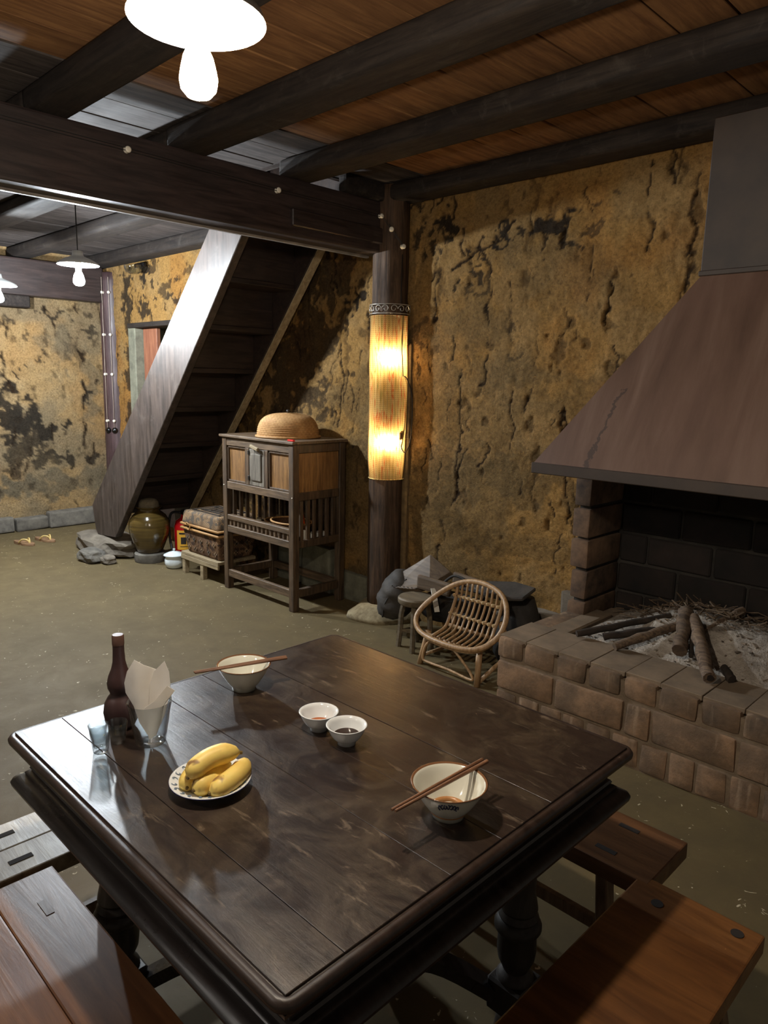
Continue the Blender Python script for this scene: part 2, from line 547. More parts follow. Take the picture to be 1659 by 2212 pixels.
def m_brick():
    t = NT('hearth_block')
    v = t.coord((1, 1, 1))
    f = t.noise(v, 5.0, 7, 0.65)
    g = t.noise(v, 40.0, 4, 0.7)
    col = t.ramp(f, [(0.30, lin((78, 68, 58))), (0.5, lin((118, 97, 78))), (0.68, lin((160, 128, 100)))])
    vs = t.coord((26, 26, 2.2))
    h = t.noise(vs, 1.0, 3, 0.5)
    col = t.mix(t.ramp(h, [(0.6, 0.0), (0.7, 0.35)]), col, lin((190, 166, 140)))
    col = t.vary(col, 0.14)
    t.set(color=col, rough=0.88, spec=0.25)
    t.bump(g, 0.4, 0.006)
    return t.m
M['hearth_block'] = m_brick()
M['hearth_top'] = plain('hearth_cement', (138, 118, 96), 0.85, c2=(98, 84, 68), scale=6, bump=0.3)

def m_hood():
    t = NT('rusty_sheet_hood')
    tc = t.n('ShaderNodeTexCoord')
    mp = t.n('ShaderNodeMapping')
    mp.inputs['Scale'].default_value = (5.5, 1, 0.7)
    t.l(tc.outputs['Object'], mp.inputs['Vector'])
    f = t.noise(mp.outputs[0], 1.6, 7, 0.65, 0.4)
    g = t.noise(tc.outputs['Object'], 2.2, 6, 0.6)
    col = t.ramp(f, [(0.25, lin((72, 50, 38))), (0.5, lin((95, 71, 57))), (0.75, lin((114, 91, 77)))])
    col = t.mix(t.ramp(g, [(0.45, 0.0), (0.7, 0.5)]), col, lin((104, 78, 66)))
    sp = t.n('ShaderNodeSeparateXYZ')
    t.l(tc.outputs['Object'], sp.inputs[0])
    nz = t.noise(tc.outputs['Object'], 9.0, 5, 0.7)
    def mth(op, a, b):
        m = t.n('ShaderNodeMath', operation=op)
        for s_, v in zip(m.inputs, (a, b)):
            if isinstance(v, (int, float)):
                s_.default_value = v
            else:
                t.l(v, s_)
        return m.outputs[0]
    # run of dried soot water down the front sheet
    line = mth('ADD', sp.outputs['X'], mth('ADD', mth('MULTIPLY', sp.outputs['Z'], -0.15), mth('MULTIPLY', nz, 0.16)))
    dst = mth('ABSOLUTE', mth('ADD', line, 1.64), 0.0)
    run = mth('MULTIPLY', mth('LESS_THAN', dst, 0.009), mth('LESS_THAN', sp.outputs['Z'], 1.56))
    col = t.mix(mth('MULTIPLY', run, 0.65), col, lin((46, 36, 32)))
    t.set(color=col, rough=0.55, spec=0.4)
    t.bump(g, 0.1, 0.02)
    return t.m
M['hood'] = m_hood()
M['chimney'] = plain('dark_rusty_sheet', (62, 48, 37), 0.6, c2=(42, 32, 26), scale=5)

def m_ash():
    t = NT('wood_ash')
    tc = t.n('ShaderNodeTexCoord')
    f = t.noise(tc.outputs['Object'], 6.0, 8, 0.7)
    g = t.noise(tc.outputs['Object'], 45.0, 4, 0.7)
    col = t.ramp(f, [(0.3, lin((108, 98, 88))), (0.55, lin((172, 162, 150))), (0.75, lin((208, 201, 192)))])
    col = t.mix(t.ramp(g, [(0.62, 0.0), (0.7, 0.8)]), col, lin((60, 50, 44)))
    t.set(color=col, rough=0.97, spec=0.1)
    t.bump(g, 0.9, 0.015)
    return t.m
M['ash'] = m_ash()

def m_jar():
    t = NT('olive_glazed_jar')
    tc = t.n('ShaderNodeTexCoord')
    mp = t.n('ShaderNodeMapping')
    mp.inputs['Scale'].default_value = (1, 1, 22)
    t.l(tc.outputs['Object'], mp.inputs['Vector'])
    f = t.noise(mp.outputs[0], 2.5, 4, 0.6)
    col = t.ramp(f, [(0.3, lin((63, 49, 22))), (0.7, lin((95, 76, 37)))])
    t.set(color=col, rough=0.16, coat=0.5)
    t.bump(f, 0.25, 0.006)
    return t.m
M['jar'] = m_jar()

def m_banana():
    t = NT('ripe_banana_peel')
    v = t.coord((1, 1, 1))
    f = t.noise(v, 14.0, 5, 0.6)
    g = t.noise(v, 19.0, 3, 0.5, 0.3)
    col = t.ramp(f, [(0.3, lin((226, 186, 96))), (0.6, lin((244, 214, 118))), (0.8, lin((234, 208, 130)))])
    col = t.mix(t.ramp(g, [(0.60, 0.0), (0.65, 0.85)]), col, lin((112, 66, 40)))
    t.set(color=col, rough=0.5, sub=0.05)
    return t.m
M['banana'] = m_banana()

def m_bowl(name, motif):
    """cream bowl: brown line on the rim and, outside, a small blue motif near it (object z is height)"""
    t = NT(name)
    tc = t.n('ShaderNodeTexCoord')
    sp = t.n('ShaderNodeSeparateXYZ')
    t.l(tc.outputs['Object'], sp.inputs[0])
    col = lin((216, 214, 200))
    rim = t.n('ShaderNodeMath', operation='GREATER_THAN')
    t.l(sp.outputs['Z'], rim.inputs[0])
    rim.inputs[1].default_value = 0.0650
    col = t.mix(rim.outputs[0], col, lin((120, 84, 58)))
    t.set(color=col, rough=0.12, coat=0.3)
    return t.m
M['bowl'] = m_bowl('cream_bowl_glaze', True)
M['motif'] = plain('cobalt_motif', (44, 52, 84), 0.3)
M['plate_rim'] = plain('cobalt_plate_rim', (30, 36, 92), 0.25)
M['stain'] = plain('broth_stain', (176, 124, 76), 0.3)

def m_shade():
    t = NT('woven_fabric_shade')
    tc = t.n('ShaderNodeTexCoord')
    mp = t.n('ShaderNodeMapping')
    t.l(tc.outputs['UV'], mp.inputs['Vector'])
    v = mp.outputs[0]
    def wave(axis, sc):
        w = t.n('ShaderNodeTexWave', wave_type='BANDS', bands_direction=axis)
        w.inputs['Scale'].default_value = sc
        w.inputs['Distortion'].default_value = 0.6
        w.inputs['Detail'].default_value = 2
        t.l(v, w.inputs['Vector'])
        return w.outputs['Fac']
    a, b = wave('X', 7.0), wave('Y', 18.0)
    mp2 = t.n('ShaderNodeMapping')
    mp2.inputs['Scale'].default_value = (26, 3, 1)
    t.l(tc.outputs['UV'], mp2.inputs['Vector'])
    st = t.noise(mp2.outputs[0], 1.0, 3, 0.6)
    col = t.ramp(st, [(0.3, lin((170, 168, 100))), (0.38, lin((230, 186, 112))), (0.54, lin((244, 214, 148))), (0.60, lin((230, 120, 66))), (0.66, lin((240, 206, 136)))])
    mx = t.n('ShaderNodeMath', operation='MULTIPLY')
    t.l(a, mx.inputs[0])
    t.l(b, mx.inputs[1])
    col = t.mix(1.0, col, t.ramp(mx.outputs[0], [(0.05, 0.45), (0.5, 1.0)]), 'MULTIPLY')
    hole = t.ramp(mx.outputs[0], [(0.5, 0.0), (0.62, 0.5)])
    dif = t.n('ShaderNodeBsdfDiffuse')
    trl = t.n('ShaderNodeBsdfTranslucent')
    trp = t.n('ShaderNodeBsdfTransparent')
    t.l(col, dif.inputs[0])
    t.l(col, trl.inputs[0])
    m1 = t.n('ShaderNodeMixShader')
    m1.inputs[0].default_value = 0.62
    t.l(dif.outputs[0], m1.inputs[1])
    t.l(trl.outputs[0], m1.inputs[2])
    m2 = t.n('ShaderNodeMixShader')
    t.l(hole, m2.inputs[0])
    t.l(m1.outputs[0], m2.inputs[1])
    t.l(trp.outputs[0], m2.inputs[2])
    t.l(m2.outputs[0], t.out.inputs['Surface'])
    return t.m
M['shade'] = m_shade()

# ------------------------------------------------------------------ noise fields for the earth walls
def vnoise(x, y, seed):
    xi, yi = np.floor(x).astype(np.int64), np.floor(y).astype(np.int64)
    xf, yf = x - xi, y - yi
    def h(a, b):
        n = (a * 374761393 + b * 668265263 + seed * 974711) & 0x7fffffff
        n = ((n ^ (n >> 13)) * 1274126177) & 0x7fffffff
        n = n ^ (n >> 16)
        return (n & 0xffff) / 65535.0
    u, v = xf * xf * (3 - 2 * xf), yf * yf * (3 - 2 * yf)
    return (h(xi, yi) * (1 - u) + h(xi + 1, yi) * u) * (1 - v) + (h(xi, yi + 1) * (1 - u) + h(xi + 1, yi + 1) * u) * v

def fbm(x, y, seed, octv=5, gain=0.55):
    s, a, t = 0.0, 1.0, 0.0
    for i in range(octv):
        s = s + a * vnoise(x * 2 ** i, y * 2 ** i, seed + i * 17)
        t += a
        a *= gain
    return s / t

def sstep(a, b, x):
    t = np.clip((x - a) / (b - a), 0, 1)
    return t * t * (3 - 2 * t)

def seg_dist(U, V, pts):
    d = np.full(U.shape, 9.0)
    for (a, b), (c, e) in zip(pts[:-1], pts[1:]):
        dx, dy = c - a, e - b
        L = dx * dx + dy * dy + 1e-12
        t = np.clip(((U - a) * dx + (V - b) * dy) / L, 0, 1)
        d = np.minimum(d, np.hypot(U - a - t * dx, V - b - t * dy))
    return d

def earth_wall(name, plane, u0, u1, v0, v1, step, holes, cracks, blobs, greys, seed, n_minor, warm):
    nu, nv = int((u1 - u0) / step) + 1, int((v1 - v0) / step) + 1
    us, vs = np.linspace(u0, u1, nu), np.linspace(v0, v1, nv)
    U, V = np.meshgrid(us, vs)
    big = fbm(U * 1.1, V * 1.3, seed, 5)
    mid = fbm(U * 4.5, V * 4.5, seed + 5, 5)
    fine = fbm(U * 22, V * 22, seed + 9, 4)
    pits = fbm(U * 13, V * 9, seed + 13, 3)
    wu = (fbm(U * 9, V * 9, seed + 21, 4) - 0.5)
    wv = (fbm(U * 9, V * 9, seed + 33, 4) - 0.5)
    depth = np.clip((big - 0.5) * 0.05 + (mid - 0.5) * 0.034 + (fine - 0.5) * 0.016, -0.05, 0.05)
    och, tan, gry, ora = (np.array(lin(c)) for c in warm)
    col = och[None, None] * np.ones(U.shape + (1,))
    col = col + (tan - och) * sstep(0.42, 0.62, mid)[..., None] * 0.8
    col = col + (ora - col) * (sstep(0.55, 0.7, fbm(U * 2.3, V * 1.6, seed + 41, 4)) * 0.55)[..., None]
    col = col + (gry - col) * (sstep(0.53, 0.66, big) * 0.6)[..., None]
    # greyer bands and patches across the wall
    for (gu, gv, ru, rv, s) in greys:
        q = np.hypot((U + wu * 0.5 - gu) / ru, (V + wv * 0.35 - gv) / rv)
        col = col + (gry * 0.8 - col) * ((1 - sstep(0.7, 1.05, q)) * s)[..., None]
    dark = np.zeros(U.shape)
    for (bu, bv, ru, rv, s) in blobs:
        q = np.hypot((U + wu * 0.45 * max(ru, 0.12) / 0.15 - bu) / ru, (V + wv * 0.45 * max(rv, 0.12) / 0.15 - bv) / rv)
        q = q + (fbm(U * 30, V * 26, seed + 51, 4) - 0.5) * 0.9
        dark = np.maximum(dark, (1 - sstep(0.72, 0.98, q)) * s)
    r = random.Random(seed)
    cr = np.zeros(U.shape)
    allc = [(p, w * 0.36, 1.0) for p, w in cracks]
    for i in range(n_minor):
        x, y = r.uniform(u0, u1), r.uniform(v0 + 0.2, v1)
        p = [(x, y)]
        for k in range(r.randint(2, 6)):
            x += r.uniform(-0.02, 0.02)
            y -= r.uniform(0.015, 0.06)
            p.append((x, y))
        allc.append((p, r.uniform(0.002, 0.004), r.uniform(0.6, 1.0)))
    for p, w, s in allc:
        pu, pv = [a for a, b in p], [b for a, b in p]
        pad = 0.1
        i0, i1 = np.searchsorted(us, min(pu) - pad), np.searchsorted(us, max(pu) + pad)
        j0, j1 = np.searchsorted(vs, min(pv) - pad), np.searchsorted(vs, max(pv) + pad)
        if i1 - i0 < 2 or j1 - j0 < 2:
            continue
        sl = (slice(j0, j1), slice(i0, i1))
        d = seg_dist(U[sl] + wu[sl] * 0.08 + (fine[sl] - 0.5) * 0.03, V[sl] + wv[sl] * 0.05, p)
        ww = w * (0.1 + 1.9 * mid[sl]) * (0.4 + 1.2 * pits[sl])
        brk = sstep(0.26, 0.42, fbm(U[sl] * 7 + 3.1, V[sl] * 7, seed + 71, 3))
        cr[sl] = np.maximum(cr[sl], (1 - sstep(ww * 0.9, ww * 0.9 + step * 0.7, d)) * s * brk)
    pit = sstep(0.70, 0.76, pits)
    depth = depth - cr * 0.007 - pit * 0.007 - sstep(0.3, 0.9, dark) * 0.006
    depth = np.clip(depth, -0.06, 0.05)
    col = col * (0.82 + 0.36 * fine[..., None])
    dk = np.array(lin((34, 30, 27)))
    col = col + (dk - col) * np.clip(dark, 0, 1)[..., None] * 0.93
    col = col + (np.array(lin((42, 29, 17))) - col) * np.clip(cr * 1.0 + pit * 0.5, 0, 0.95)[..., None]
    if plane[0] == 'y':
        co = np.stack([U, plane[1] - depth, V], -1)
    else:
        co = np.stack([plane[1] + depth, U, V], -1)
    idx = np.arange(nu * nv).reshape(nv, nu)
    a, b, c, d = idx[:-1, :-1], idx[:-1, 1:], idx[1:, 1:], idx[1:, :-1]
    uc, vc = (us[:-1] + us[1:]) / 2, (vs[:-1] + vs[1:]) / 2
    UC, VC = np.meshgrid(uc, vc)
    keep = np.ones(UC.shape, bool)
    for (h0, h1, k0, k1) in holes:
        keep &= ~((UC > h0) & (UC < h1) & (VC > k0) & (VC < k1))
    q = np.stack([a, b, c, d], -1)[keep]
    if plane[0] == 'x':
        q = q[:, ::-1]
    me = bpy.data.meshes.new(name)
    nfc = len(q)
    me.vertices.add(nu * nv)
    me.vertices.foreach_set('co', co.reshape(-1).astype(np.float32))
    me.loops.add(nfc * 4)
    me.loops.foreach_set('vertex_index', q.reshape(-1).astype(np.int32))
    me.polygons.add(nfc)
    me.polygons.foreach_set('loop_start', np.arange(0, nfc * 4, 4, dtype=np.int32))
    me.polygons.foreach_set('use_smooth', np.ones(nfc, bool))
    me.update(calc_edges=True)
    at = me.color_attributes.new('Col', 'FLOAT_COLOR', 'POINT')
    rgba = np.concatenate([np.clip(col, 0.004, 0.9), np.ones(U.shape + (1,))], -1)
    at.data.foreach_set('color', rgba.reshape(-1).astype(np.float32))
    me.materials.append(M['wall'])
    o = bpy.data.objects.new(name, me)
    C.objects.link(o)
    o['kind'] = 'structure'
    return o

# ------------------------------------------------------------------ the setting
fl = nb()
bb(fl, -7.9, 1.2, -1.6, 3.75, -0.12, 0.0)
o = obj('floor', fl, M['floor'], kind='structure')

WY = 3.5     # fireplace wall
WX = -7.7    # far left wall
cracksA = [
    ([(-1.71, 2.62), (-1.70, 2.52), (-1.73, 2.42), (-1.69, 2.33), (-1.69, 2.22)], 0.010),
    ([(-2.895, 2.66), (-2.90, 2.60), (-2.905, 2.53)], 0.016),
    ([(-3.05, 2.33), (-3.03, 2.2), (-3.05, 2.08), (-3.035, 1.95), (-3.02, 1.82)], 0.013),
    ([(-2.70, 2.36), (-2.66, 2.25), (-2.63, 2.14), (-2.64, 2.0), (-2.61, 1.88), (-2.62, 1.80)], 0.013),
    ([(-3.08, 1.80), (-3.06, 1.72), (-3.04, 1.63)], 0.010),
    ([(-2.81, 1.66), (-2.80, 1.52), (-2.79, 1.36), (-2.80, 1.22), (-2.80, 1.0), (-2.81, 0.8)], 0.008),
    ([(-2.62, 1.72), (-2.62, 1.64), (-2.64, 1.56)], 0.011),
    ([(-2.42, 1.52), (-2.43, 1.42), (-2.41, 1.3), (-2.42, 1.2)], 0.009),
    ([(-2.08, 1.45), (-2.07, 1.36), (-2.09, 1.28)], 0.010),
    ([(-2.9, 2.24), (-2.80, 2.28), (-2.7, 2.33), (-2.56, 2.37), (-2.48, 2.45)], 0.011),
    ([(-2.49, 2.12), (-2.47, 2.02), (-2.46, 1.9)], 0.007),
    ([(-2.0, 2.28), (-2.01, 2.12), (-1.99, 2.0)], 0.007),
    ([(-2.02, 1.1), (-2.04, 0.98), (-2.03, 0.82)], 0.010),
    ([(-1.87, 2.1), (-1.88, 1.98), (-1.87, 1.88)], 0.008),
    ([(-3.88, 1.98), (-3.90, 1.8), (-3.87, 1.6), (-3.91, 1.42), (-3.92, 1.25)], 0.010),
    ([(-3.62, 2.02), (-3.61, 1.86), (-3.60, 1.75)], 0.013),
    ([(-3.76, 2.2), (-3.72, 2.12), (-3.68, 2.1)], 0.014),
    ([(-7.0, 2.45), (-6.98, 2.3), (-7.02, 2.1)], 0.02),
]
blobsA = [
    (-2.24, 2.40, 0.09, 0.10, 1.0), (-2.33, 2.35, 0.05, 0.04, 1.0), (-2.17, 2.33, 0.05, 0.05, 0.9), (-2.42, 2.42, 0.05, 0.03, 0.9),
    (-3.04, 2.52, 0.11, 0.05, 1.0), (-2.99, 2.44, 0.09, 0.04, 0.95), (-2.93, 2.55, 0.05, 0.06, 1.0), (-3.14, 2.44, 0.05, 0.07, 0.9),
    (-2.57, 2.37, 0.09, 0.03, 1.0), (-2.74, 2.32, 0.03, 0.02, 1.0), (-2.80, 2.22, 0.03, 0.04, 0.9), (-2.09, 2.30, 0.02, 0.03, 0.9),
    (-2.02, 2.44, 0.05, 0.02, 0.7), (-1.93, 2.46, 0.05, 0.03, 0.7), (-2.72, 2.14, 0.03, 0.05, 0.7), (-2.88, 2.06, 0.06, 0.03, 0.6),
    (-3.16, 1.9, 0.04, 0.10, 0.6), (-3.14, 1.62, 0.025, 0.05, 0.8), (-3.20, 2.62, 0.10, 0.03, 0.9), (-2.05, 1.42, 0.03, 0.03, 0.9), (-2.13, 1.37, 0.02, 0.02, 0.9),
    (-2.49, 1.80, 0.05, 0.03, 0.6), (-3.70, 2.10, 0.10, 0.04, 1.0), (-3.60, 1.9, 0.03, 0.06, 0.9), (-4.45, 1.35, 0.36, 0.75, 0.85), (-4.25, 1.95, 0.32, 0.45, 0.8), (-4.9, 0.8, 0.5, 0.7, 0.8), (-4.1, 2.4, 0.4, 0.3, 0.8),  # wide blobs at the stair: soot, also painted to deepen its cast shadow
    (-7.06, 2.35, 0.10, 0.35, 0.95), (-6.72, 2.52, 0.16, 0.07, 1.0), (-6.74, 2.22, 0.12, 0.10, 0.95), (-6.55, 2.34, 0.06, 0.07, 0.9), (-6.30, 2.40, 0.08, 0.08, 0.8), (-6.55, 2.60, 0.08, 0.10, 0.8), (-7.12, 1.6, 0.12, 0.8, 0.9), (-6.2, 2.30, 0.14, 0.05, 0.9), (-5.9, 2.5, 0.08, 0.10, 0.7),
]
greysA = [(-2.6, 1.02, 1.0, 0.13, 0.55), (-2.5, 1.62, 0.5, 0.10, 0.35), (-3.75, 1.45, 0.35, 0.2, 0.5), (-3.9, 1.05, 0.6, 0.12, 0.5), (-2.3, 0.62, 0.45, 0.1, 0.4), (-2.15, 2.15, 0.35, 0.25, 0.3), (-4.3, 0.15, 0.9, 0.2, 0.85), (-2.0, 1.5, 0.25, 0.12, 0.4), (-2.85, 0.75, 0.2, 0.14, 0.5)]
warmA = [(159, 122, 70), (153, 122, 78), (108, 90, 61), (154, 105, 48)]
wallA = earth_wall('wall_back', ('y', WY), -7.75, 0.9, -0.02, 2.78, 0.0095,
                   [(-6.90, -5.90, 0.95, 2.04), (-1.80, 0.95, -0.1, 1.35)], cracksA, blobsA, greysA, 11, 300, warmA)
cracksL = [
    ([(2.50, 1.76), (2.52, 1.66), (2.51, 1.55), (2.55, 1.45), (2.60, 1.38)], 0.02),
    ([(2.96, 2.20), (3.0, 2.10), (3.01, 1.95)], 0.02), ([(3.24, 1.62), (3.28, 1.5), (3.30, 1.38), (3.26, 1.24), (3.27, 1.05), (3.25, 0.92), (3.26, 0.8)], 0.02),
    ([(3.22, 1.85), (3.27, 1.78), (3.31, 1.70)], 0.016), ([(2.55, 2.05), (2.56, 1.92)], 0.016), ([(2.92, 1.08), (2.94, 0.9)], 0.012),
]
blobsL = [
    (2.62, 1.10, 0.24, 0.24, 1.0), (2.45, 1.15, 0.2, 0.3, 1.0), (2.80, 1.0, 0.16, 0.2, 1.0), (2.72, 0.82, 0.22, 0.10, 0.9), (2.58, 0.72, 0.12, 0.2, 0.8), (3.02, 0.72, 0.14, 0.07, 0.9), (2.86, 0.66, 0.12, 0.09, 0.8),
    (3.34, 0.70, 0.12, 0.08, 0.9), (3.04, 1.02, 0.04, 0.06, 1.0), (2.55, 2.05, 0.07, 0.09, 0.8), (3.06, 2.18, 0.12, 0.05, 0.9), (3.36, 2.02, 0.06, 0.05, 0.8), (3.20, 1.82, 0.10, 0.09, 0.45), (3.33, 1.36, 0.04, 0.09, 0.95),
    (2.62, 1.62, 0.03, 0.03, 1.0), (2.72, 1.69, 0.03, 0.02, 0.9), (2.86, 1.70, 0.03, 0.03, 0.8), (2.9, 2.16, 0.05, 0.02, 0.8), (3.40, 2.2, 0.08, 0.05, 0.6), (2.75, 1.90, 0.04, 0.05, 0.7), (1.6, 1.2, 0.3, 0.3, 0.9), (2.0, 0.75, 0.3, 0.1, 0.8),
]
greysL = [(2.55, 0.40, 0.3, 0.12, 0.8), (2.95, 0.42, 0.25, 0.13, 0.75), (3.35, 0.45, 0.2, 0.10, 0.6), (3.05, 1.85, 0.2, 0.2, 0.5), (3.36, 1.42, 0.16, 0.35, 0.6), (2.3, 0.4, 0.4, 0.12, 0.7)]
warmL = [(169, 139, 96), (166, 141, 103), (121, 110, 90), (166, 128, 81)]
wallL = earth_wall('wall_left', ('x', WX), -1.6, 3.55, -0.02, 2.78, 0.017, [], cracksL, blobsL, greysL, 29, 110, warmL)
# stone footing of the far wall, block by block
y = 1.2
i = 0
while y < 3.45:
    L = rnd.uniform(0.28, 0.62)
    bm = nb()
    bb(bm, WX - 0.05, WX + 0.10 + rnd.uniform(-0.015, 0.015), y, min(y + L - 0.012, 3.5), 0.0, 0.16 + rnd.uniform(-0.02, 0.03), 0.012)
    obj('stone', bm, M['stone_grey'], wallL, bevel=0.018, seg=2)
    y += L

# render and stones at the foot of the fireplace wall
for (x0, x1, z1) in ((-4.62, -4.28, 0.36), (-4.27, -3.93, 0.34), (-3.92, -3.56, 0.20), (-2.02, -1.86, 0.44), (-2.32, -2.03, 0.30), (-2.72, -2.33, 0.22)):
    bm = nb()
    bb(bm, x0, x1, WY - 0.05, WY + 0.05, 0.0, z1, 0.014)
    obj('stone', bm, M['render_grey'] if x0 < -3 else M['stone'], wallA, bevel=0.015, seg=2)

# window recess behind the stair
win = thing('window_1', 'shuttered window recess in the earth wall behind the stair', 'window')
del win['category'], win['label']
win['kind'] = 'structure'
part('jamb', win, M['render_grey'], lambda b: bb(b, -7.02, -6.88, WY - 0.035, WY + 0.3, 0.9, 2.06), bevel=0.01)
part('lintel', win, M['joist'], lambda b: bb(b, -6.98, -5.85, WY - 0.06, WY + 0.3, 2.03, 2.075), bevel=0.005)
part('sill', win, M['render_grey'], lambda b: bb(b, -6.9, -5.88, WY - 0.02, WY + 0.3, 0.9, 0.96), bevel=0.005)
part('shutter', win, M['window_wood'], lambda b: bb(b, -6.87, -6.60, WY + 0.05, WY + 0.09, 0.96, 2.03), bevel=0.004)
part('reveal', win, M['window_pale'], lambda b: bb(b, -6.62, -5.88, WY + 0.28, WY + 0.32, 0.9, 2.05))
part('mullion', win, M['joist'], lambda b: bb(b, -6.44, -6.41, WY + 0.2, WY + 0.24, 0.96, 2.03), bevel=0.004)
part('jamb', win, M['render_grey'], lambda b: bb(b, -5.92, -5.86, WY - 0.02, WY + 0.3, 0.9, 2.06), bevel=0.01)
part('reveal', win, M['window_pale'], lambda b: bb(b, -6.88, -6.6, WY + 0.28, WY + 0.32, 0.9, 2.05))

# ceiling: planks along y, joists along x
ZC, ZB = 2.75, 2.65
cl = nb()
bb(cl, -7.9, -4.75, -1.6, 3.75, ZC + 0.028, ZC + 0.06)
bb(cl, -3.52, 1.2, -1.6, 3.75, ZC + 0.028, ZC + 0.06)
bb(cl, -4.75, -3.52, -1.6, 2.70, ZC + 0.028, ZC + 0.06)
ceil = obj('ceiling', cl, M['backing'], kind='structure')
x = -7.68
r = random.Random(3)
marks = [-3.52, -3.28, -3.03, -2.80, -2.62, -2.42, -2.20, -2.02, -1.81, -1.578, -1.216, -1.02, -0.76, -0.5, -0.22, 0.1, 0.4, 0.75, 1.1]
M['plank_grey'] = wood('grey_plank_wood', (52, 46, 44), (88, 80, 76), 'Y', 3.0, 0.85, 0.25, 0.2, 0.2)  # greyer wood for the planks over the far bay
edges = [-7.68]
while edges[-1] < -3.85:
    edges.append(edges[-1] + r.uniform(0.20, 0.30))
edges = [e for e in edges if e < -3.7] + marks
for a, b_ in zip(edges[:-1], edges[1:]):
    bm = nb()
    yend = 2.70 if (a > -4.80 and b_ < -3.5) else 3.52
    dz = r.uniform(0, 0.006)
    bb(bm, a + 0.004, b_ - 0.004, -1.5, yend, ZC + dz, ZC + 0.026)
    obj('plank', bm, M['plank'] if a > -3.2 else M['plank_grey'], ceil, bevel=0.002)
for (y0, y1) in ((0.52, 0.70), (1.26, 1.43), (1.922, 2.11), (2.593, 2.776), (3.325, 3.495)):
    for (x0, x1) in ((-3.42, 1.1), (-7.66, -3.43)):
        bm = nb()
        zb = ZB + r.uniform(-0.006, 0.004)
        bb(bm, x0, x1, y0, y1, zb, ZC, 0.006, r)
        if abs(y0 - 2.593) < 0.01 and x0 < -5:
            bm.free()
            bm = nb()
            bb(bm, x0, -4.75, y0, y1, zb, ZC, 0.006, r)
        obj('joist', bm, M['joist'], ceil, bevel=0.028, seg=3, smooth=True, angle=40)
# shaft over the stair
bm = nb()
bb(bm, -4.78, -3.45, 2.66, 3.6, 3.5, 3.54)
bb(bm, -4.80, -4.76, 2.66, 3.6, ZC, 3.54)
bb(bm, -3.5, -3.46, 2.66, 3.6, ZC, 3.54)
bb(bm, -4.78, -3.45, 2.64, 2.68, ZC, 3.54)
bb(bm, -4.78, -3.45, 3.52, 3.58, ZC, 3.54)
obj('trim_1', bm, M['stair_dark'], kind='structure')

# main beam
t = thing('ceiling_beam', 'massive dark wooden beam crossing the room from the lamp to the column', 'beam', (-3.42, 0, 0))
part('beam_body', t, M['beam'], lambda b: bb(b, -0.08, 0.08, -1.5, 3.40, 2.35, 2.65), bevel=0.012, seg=2)
part('lower_edge', t, M['beam_edge_lit'], lambda b: bb(b, -0.086, -0.06, -1.5, 3.36, 2.338, 2.352), bevel=0.003)
part('ledger', t, M['beam'], lambda b: bb(b, 0.075, 0.10, 2.62, 3.34, 2.40, 2.492), bevel=0.006)
part('bracket', t, M['joist'], lambda b: bb(b, 0.04, 0.11, 3.0, 3.40, 2.648, 2.75), bevel=0.02, seg=2)
t = thing('ceiling_beam', 'dark cross beam over the far earth wall behind the pendant lamps', 'beam', (-7.52, 0, 0))
part('beam_body', t, M['beam'], lambda b: bb(b, -0.07, 0.07, -1.5, 3.44, 2.30, 2.64), bevel=0.02, seg=2)
part('wedge', t, M['joist'], lambda b: bb(b, -0.08, 0.05, 1.5, 2.72, 2.19, 2.30), bevel=0.01)

def log_column(name, label, cx, cy, r0, r1, z0, z1, mat, seed):
    t = thing(name, label, 'column', (cx, cy, 0))
    rr = random.Random(seed)
    n, m = 40, 30
    bm = nb()
    ph = [rr.uniform(0, 6.28) for _ in range(6)]
    rings = []
    for j in range(m + 1):
        f = j / m
        z = z0 + (z1 - z0) * f
        ring = []
        for k in range(n):
            a = 2 * PI * k / n
            rad = r0 + (r1 - r0) * f + 0.003 * math.sin(3 * a + ph[0] + f * 2) + 0.002 * math.sin(7 * a + ph[1] + f) + (0.0015 if k % 5 == 0 else 0) - (0.004 if k in (7, 19, 31) and 0.1 < f < 0.9 else 0)
            ring.append(bm.verts.new((rad * math.cos(a), rad * math.sin(a), z)))
        rings.append(ring)
    for A, B in zip(rings[:-1], rings[1:]):
        for k in range(n):
            bm.faces.new((A[k], A[(k + 1) % n], B[(k + 1) % n], B[k]))
    bm.faces.new(rings[-1])
    bm.faces.new(rings[0][::-1])
    obj('shaft', bm, mat, t, smooth=True)
    return t

COLX, COLY = -3.345, 3.42
col_t = log_column('timber_column', 'round dark timber column wrapped by the glowing woven shade', COLX, COLY, 0.112, 0.112, 0.085, 2.745, M['column'], 4)
colf = log_column('timber_column', 'reddish timber column with switch wires in the far corner beside the stair', -7.50, 3.56, 0.15, 0.135, 0.0, 2.6, M['column_far'], 5)
# stone base of the main column
bm = nb()
lathe(bm, [(0.235, 0.0), (0.225, 0.03), (0.19, 0.055), (0.16, 0.085), (0.13, 0.09), (0, 0.09)], 36)
for v in bm.verts:
    if v.co.z < 0.06:
        a = math.atan2(v.co.y, v.co.x)
        k = 1 + 0.07 * math.sin(3 * a + 1) + 0.05 * math.sin(5 * a)
        v.co.x *= k
        v.co.y *= k
o = obj('stone_footing', bm, M['stone_pale'], col_t, smooth=True)
o.location = (0.02, -0.02, 0)
# render jamb beside the column
bm = nb()
bb(bm, COLX + 0.07, COLX + 0.135, WY - 0.03, WY + 0.04, 0.05, 1.80, 0.01)
obj('jamb', bm, M['clay'], wallA, bevel=0.01)

